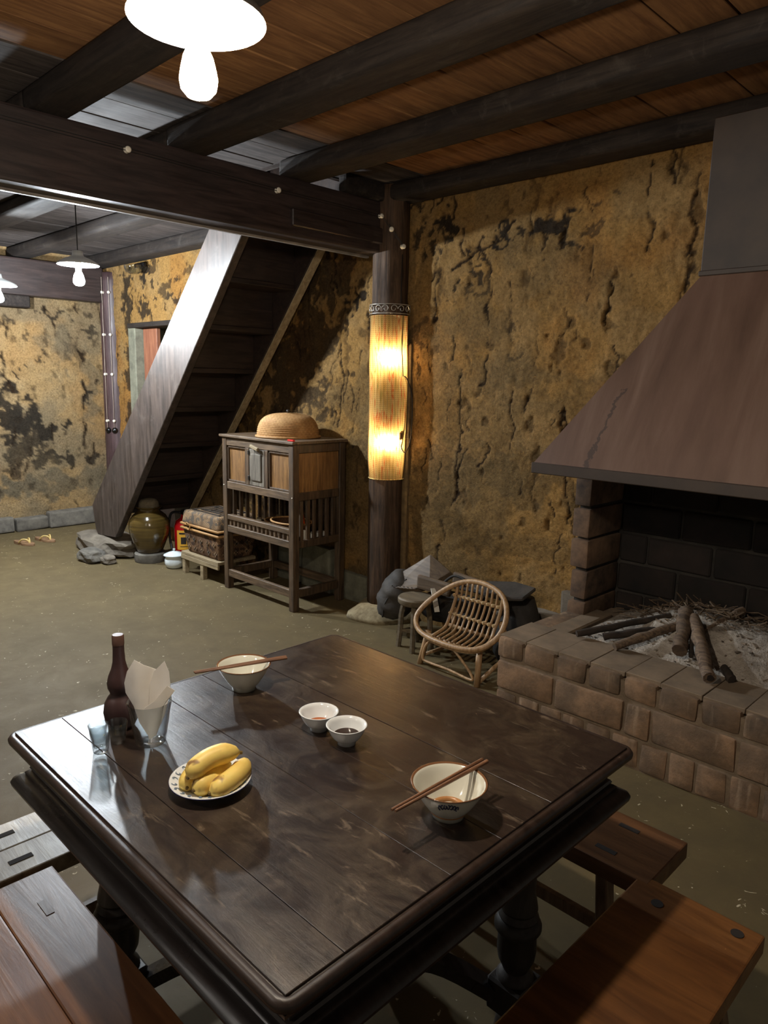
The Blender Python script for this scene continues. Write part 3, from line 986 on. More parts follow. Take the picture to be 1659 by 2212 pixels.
# ------------------------------------------------------------------ fireplace: hearth, firebox, hood, chimney
HY, HX, HZ = 2.72, -1.905, 0.40
hearth = thing('hearth', 'raised fireplace hearth of brown blocks with ash bed, right of the wicker chair', 'hearth', (0, 0, 0))
part('core', hearth, M['mortar'], lambda b: bb(b, HX + 0.012, 0.35, HY + 0.012, 3.62, 0.0, HZ - 0.03))
def block(x0, x1, y0, y1, z0, z1, parent=hearth, mat='hearth_block', bev=0.016, j=0.004):
    bm = nb()
    bb(bm, x0 + 0.005, x1 - 0.005, y0, y1, z0 + 0.004, z1 - 0.004, j)
    return obj('brick', bm, M[mat], parent, bevel=bev, seg=2, smooth=True, angle=50)
top = [HX, -1.759, -1.59, -1.433, -1.274, -1.122, -0.957, -0.801, -0.64, -0.48, -0.3, -0.1, 0.1, 0.34]
for a, b_ in zip(top[:-1], top[1:]):
    block(a, b_, HY, 3.0, 0.292, HZ - 0.003, bev=0.022)
    part('cement_cap', hearth, M['hearth_top'], lambda b: bb(b, a + 0.001, b_ - 0.001, HY + 0.026 + rnd.uniform(-0.004, 0.004), 3.005, HZ - 0.02, HZ + rnd.uniform(-0.001, 0.002), 0.001), bevel=0.002)
mid = [HX, -1.59, -1.255, -1.142, -0.806, -0.47, -0.12, 0.34]
for a, b_ in zip(mid[:-1], mid[1:]):
    block(a, b_, HY, HY + 0.1, 0.142, 0.286)
low = [HX, -1.78, -1.66, -1.545, -1.425, -1.305, -1.179, -1.059, -0.949, -0.826, -0.707, -0.59, -0.47, -0.35, -0.2, 0.0, 0.2, 0.34]
for a, b_ in zip(low[:-1], low[1:]):
    block(a, b_, HY + 0.004, HY + 0.1, 0.0, 0.138)
for z0, z1, ys in ((0.0, 0.138, (2.83, 3.0, 3.2, 3.46)), (0.142, 0.286, (2.83, 3.1, 3.46)), (0.292, HZ, (3.005, 3.24, 3.46))):
    for a, b_ in zip(ys[:-1], ys[1:]):
        block(HX, HX + 0.12, a, b_, z0, z1)
part('cement_top', hearth, M['hearth_top'], lambda b: bb(b, HX + 0.1, -1.70, 3.0, 3.46, HZ - 0.06, HZ - 0.004, 0.004), bevel=0.008)

fb = thing('firebox', 'blackened brick firebox under the hood behind the ash', 'fireplace')
part('lining', fb, M['fire_mortar'], lambda b: bb(b, -1.90, 0.4, 3.66, 3.72, 0.35, 1.5), lambda b: bb(b, -1.86, -1.80, 3.33, 3.70, 0.35, 1.24))
zc = [0.36, 0.47, 0.632, 0.796, 0.96, 1.13, 1.30]
for i, (z0, z1) in enumerate(zip(zc[:-1], zc[1:])):
    # left jamb, front face of the pillar
    bm = nb()
    bb(bm, -1.875 - rnd.uniform(0, 0.008), -1.785, 3.30 + rnd.uniform(0, 0.006), 3.655, z0 + 0.008, min(z1, 1.22) - 0.008, 0.004)
    if z0 < 1.2:
        obj('brick', bm, M['pillar_brick'], fb, bevel=0.012, seg=2, smooth=True, angle=50)
    else:
        bm.free()
    off = 0.0 if i % 2 else 0.17
    x = -1.80 - off
    while x < 0.3:
        bm = nb()
        bb(bm, max(x, -1.79) + 0.006, x + 0.34 - 0.006, 3.645, 3.70, z0 + 0.008, z1 - 0.008, 0.003)
        obj('brick', bm, M['fire_brick'], fb, bevel=0.008)
        x += 0.34

hd = thing('fireplace_hood', 'large sloping rusty brown metal hood above the hearth', 'hood')
hb = [(-1.80, 2.78), (0.15, 2.78), (0.15, 3.49), (-1.80, 3.49)]
htop = [(-1.29, 3.20), (-0.40, 3.20), (-0.40, 3.49), (-1.29, 3.49)]
def hood_shell(b):
    zb, zl, zt = 1.183, 1.222, 2.044
    A = [b.verts.new((x, y, zb)) for x, y in hb]
    B = [b.verts.new((x, y, zl)) for x, y in hb]
    T = [b.verts.new((x, y, zt)) for x, y in htop]
    for P, Q in ((A, B), (B, T)):
        for k in range(4):
            b.faces.new((P[k], P[(k + 1) % 4], Q[(k + 1) % 4], Q[k]))
    # inner shell
    def ins(ps, d, z):
        return [b.verts.new((x + (d if x < -0.8 else -d), y + (d if y < 3.3 else -0.005), z)) for x, y in ps]
    A2, T2 = ins(hb, 0.02, zb), ins(htop, 0.02, zt)
    for k in range(4):
        b.faces.new((A[(k + 1) % 4], A[k], A2[k], A2[(k + 1) % 4]))
        b.faces.new((A2[(k + 1) % 4], A2[k], T2[k], T2[(k + 1) % 4]))
    b.faces.new(T)
    b.faces.new(T2[::-1])
part('hood_shell', hd, M['hood'], hood_shell)
part('lip', hd, M['chimney'], lambda b: bb(b, -1.806, 0.155, 2.774, 2.786, 1.178, 1.226), bevel=0.003)
part('chimney', hd, M['chimney'], lambda b: bb(b, -1.30, -0.39, 3.19, 3.495, 2.04, 2.648), bevel=0.004)
part('seam', hd, M['chimney'], lambda b: bb(b, -1.306, -0.384, 3.184, 3.20, 2.03, 2.052), bevel=0.003)

# ash bed
xs, ys = np.linspace(-1.69, 0.3, 120), np.linspace(2.99, 3.645, 60)
U, V = np.meshgrid(xs, ys)
edge = np.clip((V - 2.99) / 0.25, 0, 1) * np.clip((U + 1.70) / 0.3, 0, 1)
hgt = 0.372 + edge * (0.05 + 0.05 * fbm(U * 4, V * 4, 3, 4)) + 0.05 * np.exp(-((U + 1.2) ** 2 / 0.06 + (V - 3.42) ** 2 / 0.04)) + 0.05 * np.exp(-((U + 0.85) ** 2 / 0.05 + (V - 3.25) ** 2 / 0.03)) + 0.018 * fbm(U * 22, V * 22, 8, 3) * (0.4 + edge)
bm = nb()
vv = [[bm.verts.new((xs[i], ys[j], hgt[j, i])) for i in range(120)] for j in range(60)]
for j in range(59):
    for i in range(119):
        bm.faces.new((vv[j][i], vv[j][i + 1], vv[j + 1][i + 1], vv[j + 1][i]))
o = obj('ash_bed', bm, M['ash'], smooth=True, kind='stuff')
tag(o, 'pale grey wood ash heaped on the hearth', 'ash')

def rlog(name, label, p, q, r, mat, seed, n=9, group=None, hollow=False):
    rr = random.Random(seed)
    p, q = Vector(p), Vector(q)
    pts, rs = [], []
    for k in range(9):
        f = k / 8
        v = p.lerp(q, f) + Vector((rr.uniform(-1, 1), rr.uniform(-1, 1), rr.uniform(-0.6, 0.6))) * r * 0.18
        pts.append(v)
        rs.append(r * rr.uniform(0.86, 1.12))
    bm = nb()
    rings = tube(bm, pts, rs, n, flat=rr.uniform(0.7, 1.0))
    o = obj(name, bm, mat, smooth=True, angle=60)
    tag(o, label, 'firewood', group)
    if hollow:
        t = (q - p).normalized()
        b2 = nb()
        tube(b2, [pts[-1] - t * 0.002, pts[-1] + t * 0.0015], r * 0.5, 10)
        obj('hollow_core', b2, M['slot'], o)
    return o
g = 'firewood on the ash'
rlog('firewood_log', 'longest flat charred stick lying leftmost on the hearth edge', (-1.62, 2.95, 0.425), (-1.345, 3.33, 0.50), 0.017, M['char'], 1, group=g)
rlog('firewood_log', 'brown split stick beside the leftmost charred stick', (-1.43, 2.94, 0.42), (-1.255, 3.25, 0.50), 0.021, M['firewood'], 2, group=g)
rlog('firewood_log', 'thick short log propped upright in the middle of the fire', (-1.165, 3.02, 0.455), (-1.25, 3.26, 0.555), 0.033, M['firewood'], 3, group=g)
rlog('firewood_log', 'log with a hollow end pointing at the table', (-1.20, 3.24, 0.545), (-0.985, 2.865, 0.432), 0.029, M['firewood'], 4, group=g, hollow=True)
rlog('firewood_log', 'grey branch lying at the back right of the fire', (-1.16, 3.22, 0.48), (-1.10, 3.56, 0.53), 0.022, M['firewood'], 5, group=g)
rlog('firewood_log', 'small black charred chunk right of the hollow log', (-0.99, 3.05, 0.42), (-0.93, 2.96, 0.415), 0.020, M['char'], 6, group=g)
rlog('firewood_log', 'thin dark stick between the upright log and the hollow log', (-1.12, 3.03, 0.44), (-1.20, 3.22, 0.53), 0.013, M['char'], 7, group=g)
rlog('firewood_log', 'flat piece of bark under the leftmost charred stick', (-1.52, 3.02, 0.422), (-1.36, 3.2, 0.455), 0.018, M['char'], 8, group=g)
def ash_z(x, y):
    a = int(round((x - xs[0]) / (xs[-1] - xs[0]) * 119))
    c = int(round((y - ys[0]) / (ys[-1] - ys[0]) * 59))
    return float(hgt[min(max(c, 0), 59), min(max(a, 0), 119)])
rr = random.Random(21)
bm = nb()
for k in range(150):
    x, y = rr.gauss(-1.26, 0.17), rr.gauss(3.46, 0.08)
    y = min(max(y, 3.2), 3.6)
    a, L = rr.uniform(0, 6.28), rr.uniform(0.03, 0.12)
    z = ash_z(x, y) + rr.uniform(0.002, 0.035)
    tube(bm, [(x, y, z), (x + L * 0.5 * math.cos(a), min(y + L * 0.5 * math.sin(a), 3.63), z + rr.uniform(-0.004, 0.016)), (x + L * math.cos(a), min(y + L * math.sin(a), 3.63), z + rr.uniform(-0.008, 0.03))], rr.uniform(0.0015, 0.004), 5)
o = obj('kindling', bm, M['twig'], kind='stuff')
tag(o, 'heap of thin twigs and kindling at the back of the fire', 'kindling')
bm = nb()
for k in range(420):
    x, y = rr.uniform(-1.66, -0.5), rr.uniform(3.03, 3.6)
    s_ = rr.uniform(0.003, 0.010)
    zz = ash_z(x, y) + s_ * 0.2
    bar(bm, (x, y, zz), (x + rr.uniform(-3, 3) * s_, y + rr.uniform(-3, 3) * s_, zz + rr.uniform(-0.002, 0.008)), s_, s_ * 0.6)
o = obj('charcoal_bits', bm, M['char_bits'], kind='stuff')
tag(o, 'scattered splinters and charcoal bits strewn over the ash', 'charcoal')

# ------------------------------------------------------------------ staircase
st = thing('staircase', 'steep open wooden staircase rising behind the cabinet to the beam', 'staircase')
def string_poly():
    # underside edge and upper edge run parallel at about 48 degrees
    return [(-6.39, 0.42), (-6.34, 0.20), (-6.30, 0.16), (-5.95, 0.19), (-3.74, 2.75), (-4.16, 2.75)]
part('string', st, M['stair_side'], lambda b: prism(b, string_poly(), 'y', 2.75, 2.81), bevel=0.004)
part('string', st, M['stair_dark'], lambda b: prism(b, string_poly(), 'y', 3.36, 3.42), bevel=0.004)
def und(z):
    return -5.95 + (z - 0.19) * (2.21 / 2.56)
fs = part('edge_strip', st, M['stair_edge_lit'], lambda b: bar(b, (und(0.35) + 0.012, 3.39, 0.35 - 0.01), (und(2.74) + 0.012, 3.39, 2.74 - 0.01), 0.062, 0.012, (1, 0, -0.86)))  # strip stands in for the lit edge face of the far string
zt = 0.44
while zt < 2.7:
    xb = und(zt)
    part('tread', st, M['stair_dark'], lambda b: bb(b, xb - 0.30, xb - 0.03, 2.81, 3.36, zt - 0.018, zt + 0.018, 0.003), bevel=0.004)
    part('riser', st, M['stair_dark'], lambda b: bb(b, xb - 0.062, xb - 0.04, 2.81, 3.36, zt + 0.018, min(zt + 0.28, 2.74), 0.002), bevel=0.002)
    zt += 0.295

# ------------------------------------------------------------------ pendant lamps
def pendant(loc, label, bulb_mat, ztop, R=0.15, bulb_len=0.16):
    t = thing('pendant_lamp', label, 'lamp', loc, group='enamel pendant lamps')
    # origin: centre of the rim
    def shade(b):
        outer = [(R, 0.0), (R * 0.97, 0.012), (R * 0.62, 0.036), (R * 0.30, 0.052), (0.034, 0.060), (0.030, 0.085), (0.0, 0.088)]
        lathe(b, outer, 40, capb=False, capt=False)
    s = part('shade', t, M['enamel_out'], shade, smooth=True)
    def inner(b):
        inn = [(R * 1.004, -0.001), (R * 0.965, 0.008), (R * 0.62, 0.031), (R * 0.30, 0.046), (0.024, 0.052), (0.0, 0.053)]
        lathe(b, inn, 40, capb=False, capt=False)
    part('lining', s, M['enamel_in'], inner, smooth=True)
    k = R / 0.15
    part('socket', t, M['socket'], lambda b: lathe(b, [(r_ * k, z_ * k) for r_, z_ in [(0.019, -0.045), (0.023, -0.042), (0.023, 0.045), (0.0, 0.046)]], 20), smooth=True, angle=40)
    B = bulb_len / k
    part('bulb', t, bulb_mat, lambda b: lathe(b, [(r_ * k, z_ * k) for r_, z_ in [(0.017, -0.047), (0.024, -0.056), (0.033, -0.075), (0.039, -0.10), (0.0425, -B + 0.040), (0.039, -B + 0.020), (0.026, -B + 0.005), (0.0, -B)]], 20, capb=False), smooth=True)
    part('cord', t, M['cord'], lambda b: tube(b, [(0, 0, 0.085), (0, 0, ztop - loc[2])], 0.0035, 6))
    part('ceiling_rose', t, M['bakelite'], lambda b: lathe(b, [(0.035, ztop - loc[2] - 0.03), (0.035, ztop - loc[2] - 0.012), (0.02, ztop - loc[2]), (0, ztop - loc[2])], 16), smooth=True, angle=40)
    return t
pendant((-1.160, 0.716, 2.150), 'large glowing enamel pendant lamp hanging above the dining table', M['bulb_main'], ZC, R=0.1125, bulb_len=0.12)
pendant((-4.788, 2.05, 2.257), 'bright white enamel pendant lamp hanging in front of the far stair corner', M['bulb_far'], ZC, R=0.126, bulb_len=0.13)
pendant((-6.22, 2.03, 2.235), 'bright white enamel pendant lamp cut off by the left picture edge', M['bulb_far'], ZC, R=0.135, bulb_len=0.13)

pendant((-1.95, -0.90, 2.335), 'added white enamel pendant lamp for fill light, out of view at the near end of the room', M['bulb_fill'], ZC)

# glass wall lamp, unlit, near the far column
t = thing('wall_lamp', 'unlit clear glass dome lamp on the earth wall beside the far column', 'lamp', (-6.70, WY - 0.02, 2.58))
part('backplate', t, M['bakelite'], lambda b: bb(b, -0.09, 0.09, -0.04, 0.0, 0.0, 0.04), bevel=0.008)
part('glass_bowl', t, M['glass'], lambda b: lathe(b, [(0.088, 0.0), (0.087, -0.02), (0.07, -0.055), (0.04, -0.075), (0.0, -0.08), (0.0, -0.075), (0.038, -0.07), (0.066, -0.052), (0.082, -0.02), (0.083, 0.0)], 28, (0, -0.09, 0.01), capb=False, capt=False), smooth=True)

# ------------------------------------------------------------------ woven column lamp
cl_t = thing('column_lamp', 'tall glowing woven fabric shade wrapped around the column', 'lamp', (COLX, COLY, 0))
# faces the room: direction from the column toward +x -y
SD = Vector((0.69, -0.72, 0)).normalized()
sc = SD * 0.020
def shade_sheet(b):
    uvl = b.loops.layers.uv.new('UVMap')
    n, m = 56, 60
    base_a = math.atan2(SD.y, SD.x)
    vs = []
    for j in range(m + 1):
        f = j / m
        z = 0.945 + (1.975 - 0.945) * f
        row = []
        for k in range(n + 1):
            g_ = k / n
            a = base_a + (g_ - 0.5) * math.radians(236)
            rad = 0.122 + 0.002 * math.sin(f * 9 + g_ * 4) - 0.006 * sstep(0.12, 0.0, np.float64(f)) + 0.004 * math.sin(f * 3.1)
            row.append(b.verts.new((sc.x + rad * math.cos(a), sc.y + rad * math.sin(a), z + 0.006 * math.sin(g_ * 7 + 1) * (1 - f))))
        vs.append(row)
    for j in range(m):
        for k in range(n):
            fc = b.faces.new((vs[j][k], vs[j][k + 1], vs[j + 1][k + 1], vs[j + 1][k]))
            for lp, (jj, kk) in zip(fc.loops, ((j, k), (j, k + 1), (j + 1, k + 1), (j + 1, k))):
                lp[uvl].uv = (kk / n, jj / m * 1.5)
    # keep the lower hem a little frayed
part('woven_shade', cl_t, M['shade'], shade_sheet, smooth=True)
tan = Vector((-SD.y, SD.x, 0))
for zz, off in ((1.715, 0.01), (1.185, 0.005)):
    bl = part('bulb', cl_t, M['bulb_column'], lambda b: lathe(b, [(0.0, -0.022), (0.008, -0.018), (0.0105, -0.006), (0.0105, 0.008), (0.007, 0.018), (0.0, 0.022)], 14, tuple(SD * 0.1275 + tan * off + Vector((0, 0, zz)))), smooth=True)
# wire scroll crown
def crown(b):
    base_a = math.atan2(SD.y, SD.x)
    def P(g_, z, rad=0.128):
        a = base_a + (g_ - 0.5) * math.radians(236)
        return (sc.x + rad * math.cos(a), sc.y + rad * math.sin(a), z)
    for zz in (1.985, 2.04):
        tube(b, [P(k / 30, zz) for k in range(31)], 0.0028, 5)
    for i in range(10):
        c0 = (i + 0.5) / 10
        pts = []
        for k in range(16):
            th = k / 15 * 4.2 * PI / 2
            rad = 0.024 * (1 - k / 22)
            pts.append(P(c0 + (rad * math.cos(th)) / 0.52 * (1 if i % 2 else -1), 2.0125 + rad * math.sin(th), 0.128))
        tube(b, pts, 0.0024, 5)
part('scroll_crown', cl_t, M['silver'], crown, smooth=True)
def hem(b):
    base_a = math.atan2(SD.y, SD.x)
    for k in range(34):
        a = base_a + ((k + 0.5) / 34 - 0.5) * math.radians(220)
        lathe(b, [(0, -0.005), (0.005, 0), (0, 0.005)], 6, (sc.x + 0.116 * math.cos(a), sc.y + 0.116 * math.sin(a), 0.941))
part('bead_hem', cl_t, M['sandal_strap'], hem, kind='stuff')
part('flex_cord', cl_t, M['cord'], lambda b: tube(b, spline([(0.115, 0.0, 1.60), (0.16, 0.0, 1.59), (0.21, 0.0, 1.48), (0.215, 0.0, 1.30), (0.20, 0.0, 1.18), (0.165, -0.005, 1.12), (0.13, -0.01, 1.18), (0.12, -0.005, 1.36)], 5), 0.0035, 6), smooth=True)
part('supply_wire', cl_t, M['cord'], lambda b: tube(b, [(0.118, -0.02, 2.34), (0.122, -0.03, 2.0), (0.148, -0.02, 1.6)], 0.0028, 6), smooth=True)
part('inline_switch', cl_t, M['sandal_sole'], lambda b: bb(b, 0.125, 0.145, -0.03, -0.012, 1.20, 1.245), bevel=0.004)

# ------------------------------------------------------------------ porcelain knobs and wires
def knob(p, nrm, label, grp):
    nrm = Vector(nrm).normalized()
    bm = nb()
    rot = nrm.to_track_quat('Z', 'Y').to_matrix()
    lathe(bm, [(0.013, 0), (0.015, 0.004), (0.011, 0.011), (0.011, 0.015), (0.015, 0.021), (0.013, 0.027), (0.005, 0.028), (0, 0.026)], 12, p, tilt=rot)
    o = obj('porcelain_insulator', bm, M['porcelain'], smooth=True)
    return tag(o, label, 'insulator', grp)
gk = 'porcelain wire knobs on the beam'
knob((-3.34, 1.676, 2.578), (1, 0, 0), 'porcelain knob on the beam just below the big lamp', gk)
knob((-3.34, 2.523, 2.563), (1, 0, 0), 'porcelain knob in the middle of the main beam', gk)
knob((-3.335, 3.30, 2.56), (1, 0, 0), 'porcelain knob where the main beam meets the column', gk)
knob((-3.268, 3.34, 2.48), (0.7, -0.7, 0), 'porcelain knob at the column top below the beam end', gk)
knob((-3.235, 3.40, 2.385), (0.95, -0.2, 0), 'lowest porcelain knob at the top of the shaded column', gk)
bm = nb()
for dz in (0.006, -0.006):
    tube(bm, [(-3.318, 0.2, 2.59 + dz), (-3.318, 1.676, 2.578 + dz), (-3.318, 2.523, 2.563 + dz), (-3.315, 3.30, 2.56 + dz), (-3.252, 3.325, 2.48 + dz), (-3.215, 3.395, 2.385 + dz)], 0.0016, 5)
o = obj('electric_wire', bm, M['cord'])
tag(o, 'twin wire strung along the main beam between porcelain knobs', 'wire')
gk = 'porcelain wire knobs on the far column'
def fcol(a, z, extra=0.0):
    rad = 0.15 - 0.015 * z / 2.6 + extra
    return (-7.50 + rad * math.cos(math.radians(a)), 3.56 + rad * math.sin(math.radians(a)), z)
for kk_, zz in enumerate((2.40, 1.98, 1.58, 1.10)):
    for a_, side in ((-70, 'left'), (-42, 'right')):
        knob(fcol(a_, zz), (math.cos(math.radians(a_)), math.sin(math.radians(a_)), 0), '%s porcelain knob of the %s wire on the reddish far column' % (('topmost', 'second highest', 'third highest', 'lowest')[kk_], side), gk)
for a_, side in ((-70, 'left'), (-42, 'right')):
    bm = nb()
    tube(bm, [fcol(a_, z, 0.018) for z in (2.55, 2.40, 1.98, 1.58, 1.10, 1.03)], 0.003, 5)
    o = obj('electric_wire', bm, M['wire'])
    tag(o, '%s one of the two pale wires running down the far column' % side, 'wire', 'wires on the far column')
    t = thing('light_switch', '%s one of the two round black switches on the far column' % side, 'switch', fcol(a_, 1.0, -0.006), math.radians(a_), group='switches on the far column')
    rot = Matrix.Rotation(PI / 2, 3, 'Y')
    part('base', t, M['bakelite'], lambda b: lathe(b, [(0.032, 0), (0.032, 0.010), (0.026, 0.028), (0.012, 0.034), (0, 0.035)], 20, tilt=rot), smooth=True, angle=50)
    part('toggle', t, M['bakelite'], lambda b: tube(b, [(0.03, 0, 0), (0.05, 0, 0.006)], 0.005, 8))

# ------------------------------------------------------------------ stones and sandals by the far wall
def rock(name, label, c, s, mat, seed, cat='stone'):
    rr = random.Random(seed)
    bm = nb()
    bmesh.ops.create_icosphere(bm, subdivisions=3, radius=1.0)
    ph = [rr.uniform(0, 6) for _ in range(6)]
    for v in bm.verts:
        d = v.co.normalized()
        k = 1 + 0.10 * math.sin(3 * d.x + ph[0]) * math.cos(4 * d.y + ph[1]) + 0.08 * math.sin(7 * d.z + 5 * d.x + ph[2]) + rr.uniform(-0.035, 0.035)
        q = Vector((math.copysign(abs(d.x) ** 0.75, d.x), math.copysign(abs(d.y) ** 0.75, d.y), math.copysign(abs(d.z) ** 0.6, d.z)))
        v.co = Vector((q.x * s[0], q.y * s[1], q.z * s[2])) * k
        v.co.z = max(v.co.z, -s[2] * 0.92)
    zmin = min(v.co.z for v in bm.verts)
    o = obj(name, bm, mat)
    o.location = (c[0], c[1], c[2] - zmin)
    return tag(o, label, cat)
rock('foundation_stone', 'broad flat boulder carrying the foot of the staircase', (-6.27, 2.84, 0), (0.40, 0.20, 0.085), M['stone'], 2)
rock('foundation_stone', 'small pale grey rock in front of the stair foot boulder', (-6.02, 2.56, 0), (0.14, 0.09, 0.055), M['stone_grey'], 5)
rock('foundation_stone', 'smallest stone chip between the grey rock and the jar', (-5.86, 2.63, 0), (0.08, 0.06, 0.035), M['stone'], 8)

def sandal(loc, rz, label):
    t = thing('sandal', label, 'sandal', loc, rz, group='pair of straw coloured sandals')
    def sole(b):
        n = 24
        A, B = [], []
        for k in range(n):
            a = 2 * PI * k / n
            x = 0.13 * math.cos(a)
            w = 0.047 if x > 0 else 0.038
            y = w * math.sin(a) * (1 + 0.1 * math.cos(a))
            A.append(b.verts.new((x, y, 0.0)))
            B.append(b.verts.new((x, y, 0.022 + 0.006 * (x < -0.05))))
        b.faces.new(A[::-1])
        b.faces.new(B)
        for k in range(n):
            b.faces.new((A[k], A[(k + 1) % n], B[(k + 1) % n], B[k]))
    part('sole', t, M['sandal_sole'], sole, bevel=0.003)
    for s in (-1, 1):
        part('strap', t, M['sandal_strap'], lambda b: tube(b, spline([(0.075, 0.0, 0.020), (0.06, 0.012 * s, 0.05), (0.02, 0.036 * s, 0.055), (-0.02, 0.040 * s, 0.022)], 6), 0.0075, 7), smooth=True)
    return t
sandal((-7.02, 2.36, 0), 0.35, 'straw coloured thong sandal, the nearer and lower of the pair')
sandal((-7.05, 2.56, 0), 0.35, 'straw coloured thong sandal, the farther and higher of the pair')

# ------------------------------------------------------------------ jar, extinguisher, pot, basket and stand
JX, JY = -5.715, 2.945
bm = nb()
lathe(bm, [(0.128, 0), (0.132, 0.01), (0.132, 0.07), (0.122, 0.08), (0, 0.08)], 32)
o = obj('stone_disc', bm, M['stone_grey'], smooth=True, angle=40)
o.location = (JX, JY, 0)
tag(o, 'round grey stone disc under the olive jar', 'stone')
jar = thing('pickle_jar', 'olive brown glazed pottery jar under the stair', 'jar', (JX, JY, 0.08))
part('body', jar, M['jar'], lambda b: lathe(b, [(0.091, 0.0), (0.105, 0.0093), (0.133, 0.0744), (0.1624, 0.1581), (0.1715, 0.2139), (0.1666, 0.2697), (0.14, 0.3208), (0.1085, 0.346), (0.091, 0.3581), (0.0875, 0.372), (0.1085, 0.3952), (0.1204, 0.4018), (0.1176, 0.3971), (0.084, 0.372), (0.07, 0.3627), (0.0, 0.3618)], 48), smooth=True)
part('lid', jar, M['jar_lid'], lambda b: lathe(b, [(0.085, 0.3674), (0.0864, 0.3999), (0.0814, 0.4325), (0.0648, 0.4557), (0.036, 0.4631), (0.0, 0.4641)], 32), smooth=True)

ext = thing('fire_extinguisher', 'red fire extinguisher behind the jar and pot', 'extinguisher', (-5.575, 3.195, 0))
part('tank', ext, M['red_tank'], lambda b: lathe(b, [(0.075, 0), (0.083, 0.01), (0.083, 0.30), (0.07, 0.345), (0.03, 0.37), (0.022, 0.40), (0, 0.40)], 28), smooth=True, angle=60)
def lab(b):
    n = 12
    rows = []
    for z in (0.10, 0.27):
        rows.append([b.verts.new((0.0845 * math.cos(a), 0.0845 * math.sin(a), z)) for a in [math.radians(-75 + 130 * k / n) for k in range(n + 1)]])
    for k in range(n):
        b.faces.new((rows[0][k], rows[0][k + 1], rows[1][k + 1], rows[1][k]))
lb_ = part('label', ext, M['yellow_label'], lab)
lb_['label'] = 'yellow instruction label'
def marks_(b):
    for (a0, a1, z0, z1) in ((-60, 20, 0.235, 0.25), (-50, -20, 0.15, 0.21), (-10, 12, 0.15, 0.21), (-55, 25, 0.125, 0.131)):
        vs = []
        n = 6
        r0 = [b.verts.new((0.0855 * math.cos(math.radians(a0 + (a1 - a0) * k / n)), 0.0855 * math.sin(math.radians(a0 + (a1 - a0) * k / n)), z0)) for k in range(n + 1)]
        r1 = [b.verts.new((0.0855 * math.cos(math.radians(a0 + (a1 - a0) * k / n)), 0.0855 * math.sin(math.radians(a0 + (a1 - a0) * k / n)), z1)) for k in range(n + 1)]
        for k in range(n):
            b.faces.new((r0[k], r0[k + 1], r1[k + 1], r1[k]))
part('print', lb_, M['ink'], marks_)
part('valve', ext, M['bakelite'], lambda b: bb(b, -0.03, 0.03, -0.02, 0.02, 0.39, 0.43), bevel=0.006)
part('handle', ext, M['bakelite'], lambda b: bar(b, (-0.02, 0, 0.43), (0.13, 0, 0.455), 0.025, 0.012), lambda b: bar(b, (-0.02, 0, 0.40), (0.12, 0, 0.405), 0.022, 0.010), bevel=0.003)
part('hose', ext, M['rubber'], lambda b: tube(b, spline([(-0.03, -0.01, 0.41), (-0.10, -0.06, 0.40), (-0.105, -0.085, 0.30), (-0.06, -0.10, 0.16), (0.0, -0.105, 0.05)], 7), 0.011, 8), smooth=True)

pot = thing('enamel_pot', 'small white enamel pot with lid on the floor beside the basket', 'pot', (-5.37, 2.98, 0))
part('body', pot, M['pot'], lambda b: lathe(b, [(0.051, 0.0), (0.068, 0.0102), (0.0802, 0.0425), (0.0789, 0.0723), (0.0707, 0.0918), (0.0734, 0.1003), (0.0802, 0.1037), (0.068, 0.102), (0.0, 0.1003)], 36), smooth=True)
lidp = part('lid', pot, M['pot'], lambda b: lathe(b, [(0.085, 0.1045), (0.0898, 0.1088), (0.083, 0.1156), (0.0476, 0.1318), (0.0136, 0.1403), (0.0, 0.1411)], 36), smooth=True)
part('knob', lidp, M['pot'], lambda b: lathe(b, [(0.0054, 0.1394), (0.0054, 0.1462), (0.0109, 0.153), (0.0095, 0.1615), (0.0, 0.1641)], 16), smooth=True)

sx0, sx1, sy0, sy1 = -5.20, -4.66, 2.945, 3.30
stand = thing('low_stand', 'low pale wooden stand carrying the woven chest', 'stand', (0, 0, 0))
for k in range(3):
    w = (sy1 - sy0) / 3
    part('slat', stand, M['stand'], lambda b: bb(b, sx0, sx1, sy0 + k * w + 0.003, sy0 + (k + 1) * w - 0.003, 0.155, 0.18), bevel=0.003)
for lx in (sx0 + 0.03, sx1 - 0.24):
    for ly in (sy0 + 0.025, sy1 - 0.025):
        part('leg', stand, M['stand'], lambda b: bb(b, lx - 0.022, lx + 0.022, ly - 0.02, ly + 0.02, 0, 0.155), bevel=0.003)
part('apron', stand, M['stand'], lambda b: bb(b, sx0, sx1, sy0, sy0 + 0.018, 0.12, 0.155), bevel=0.002)

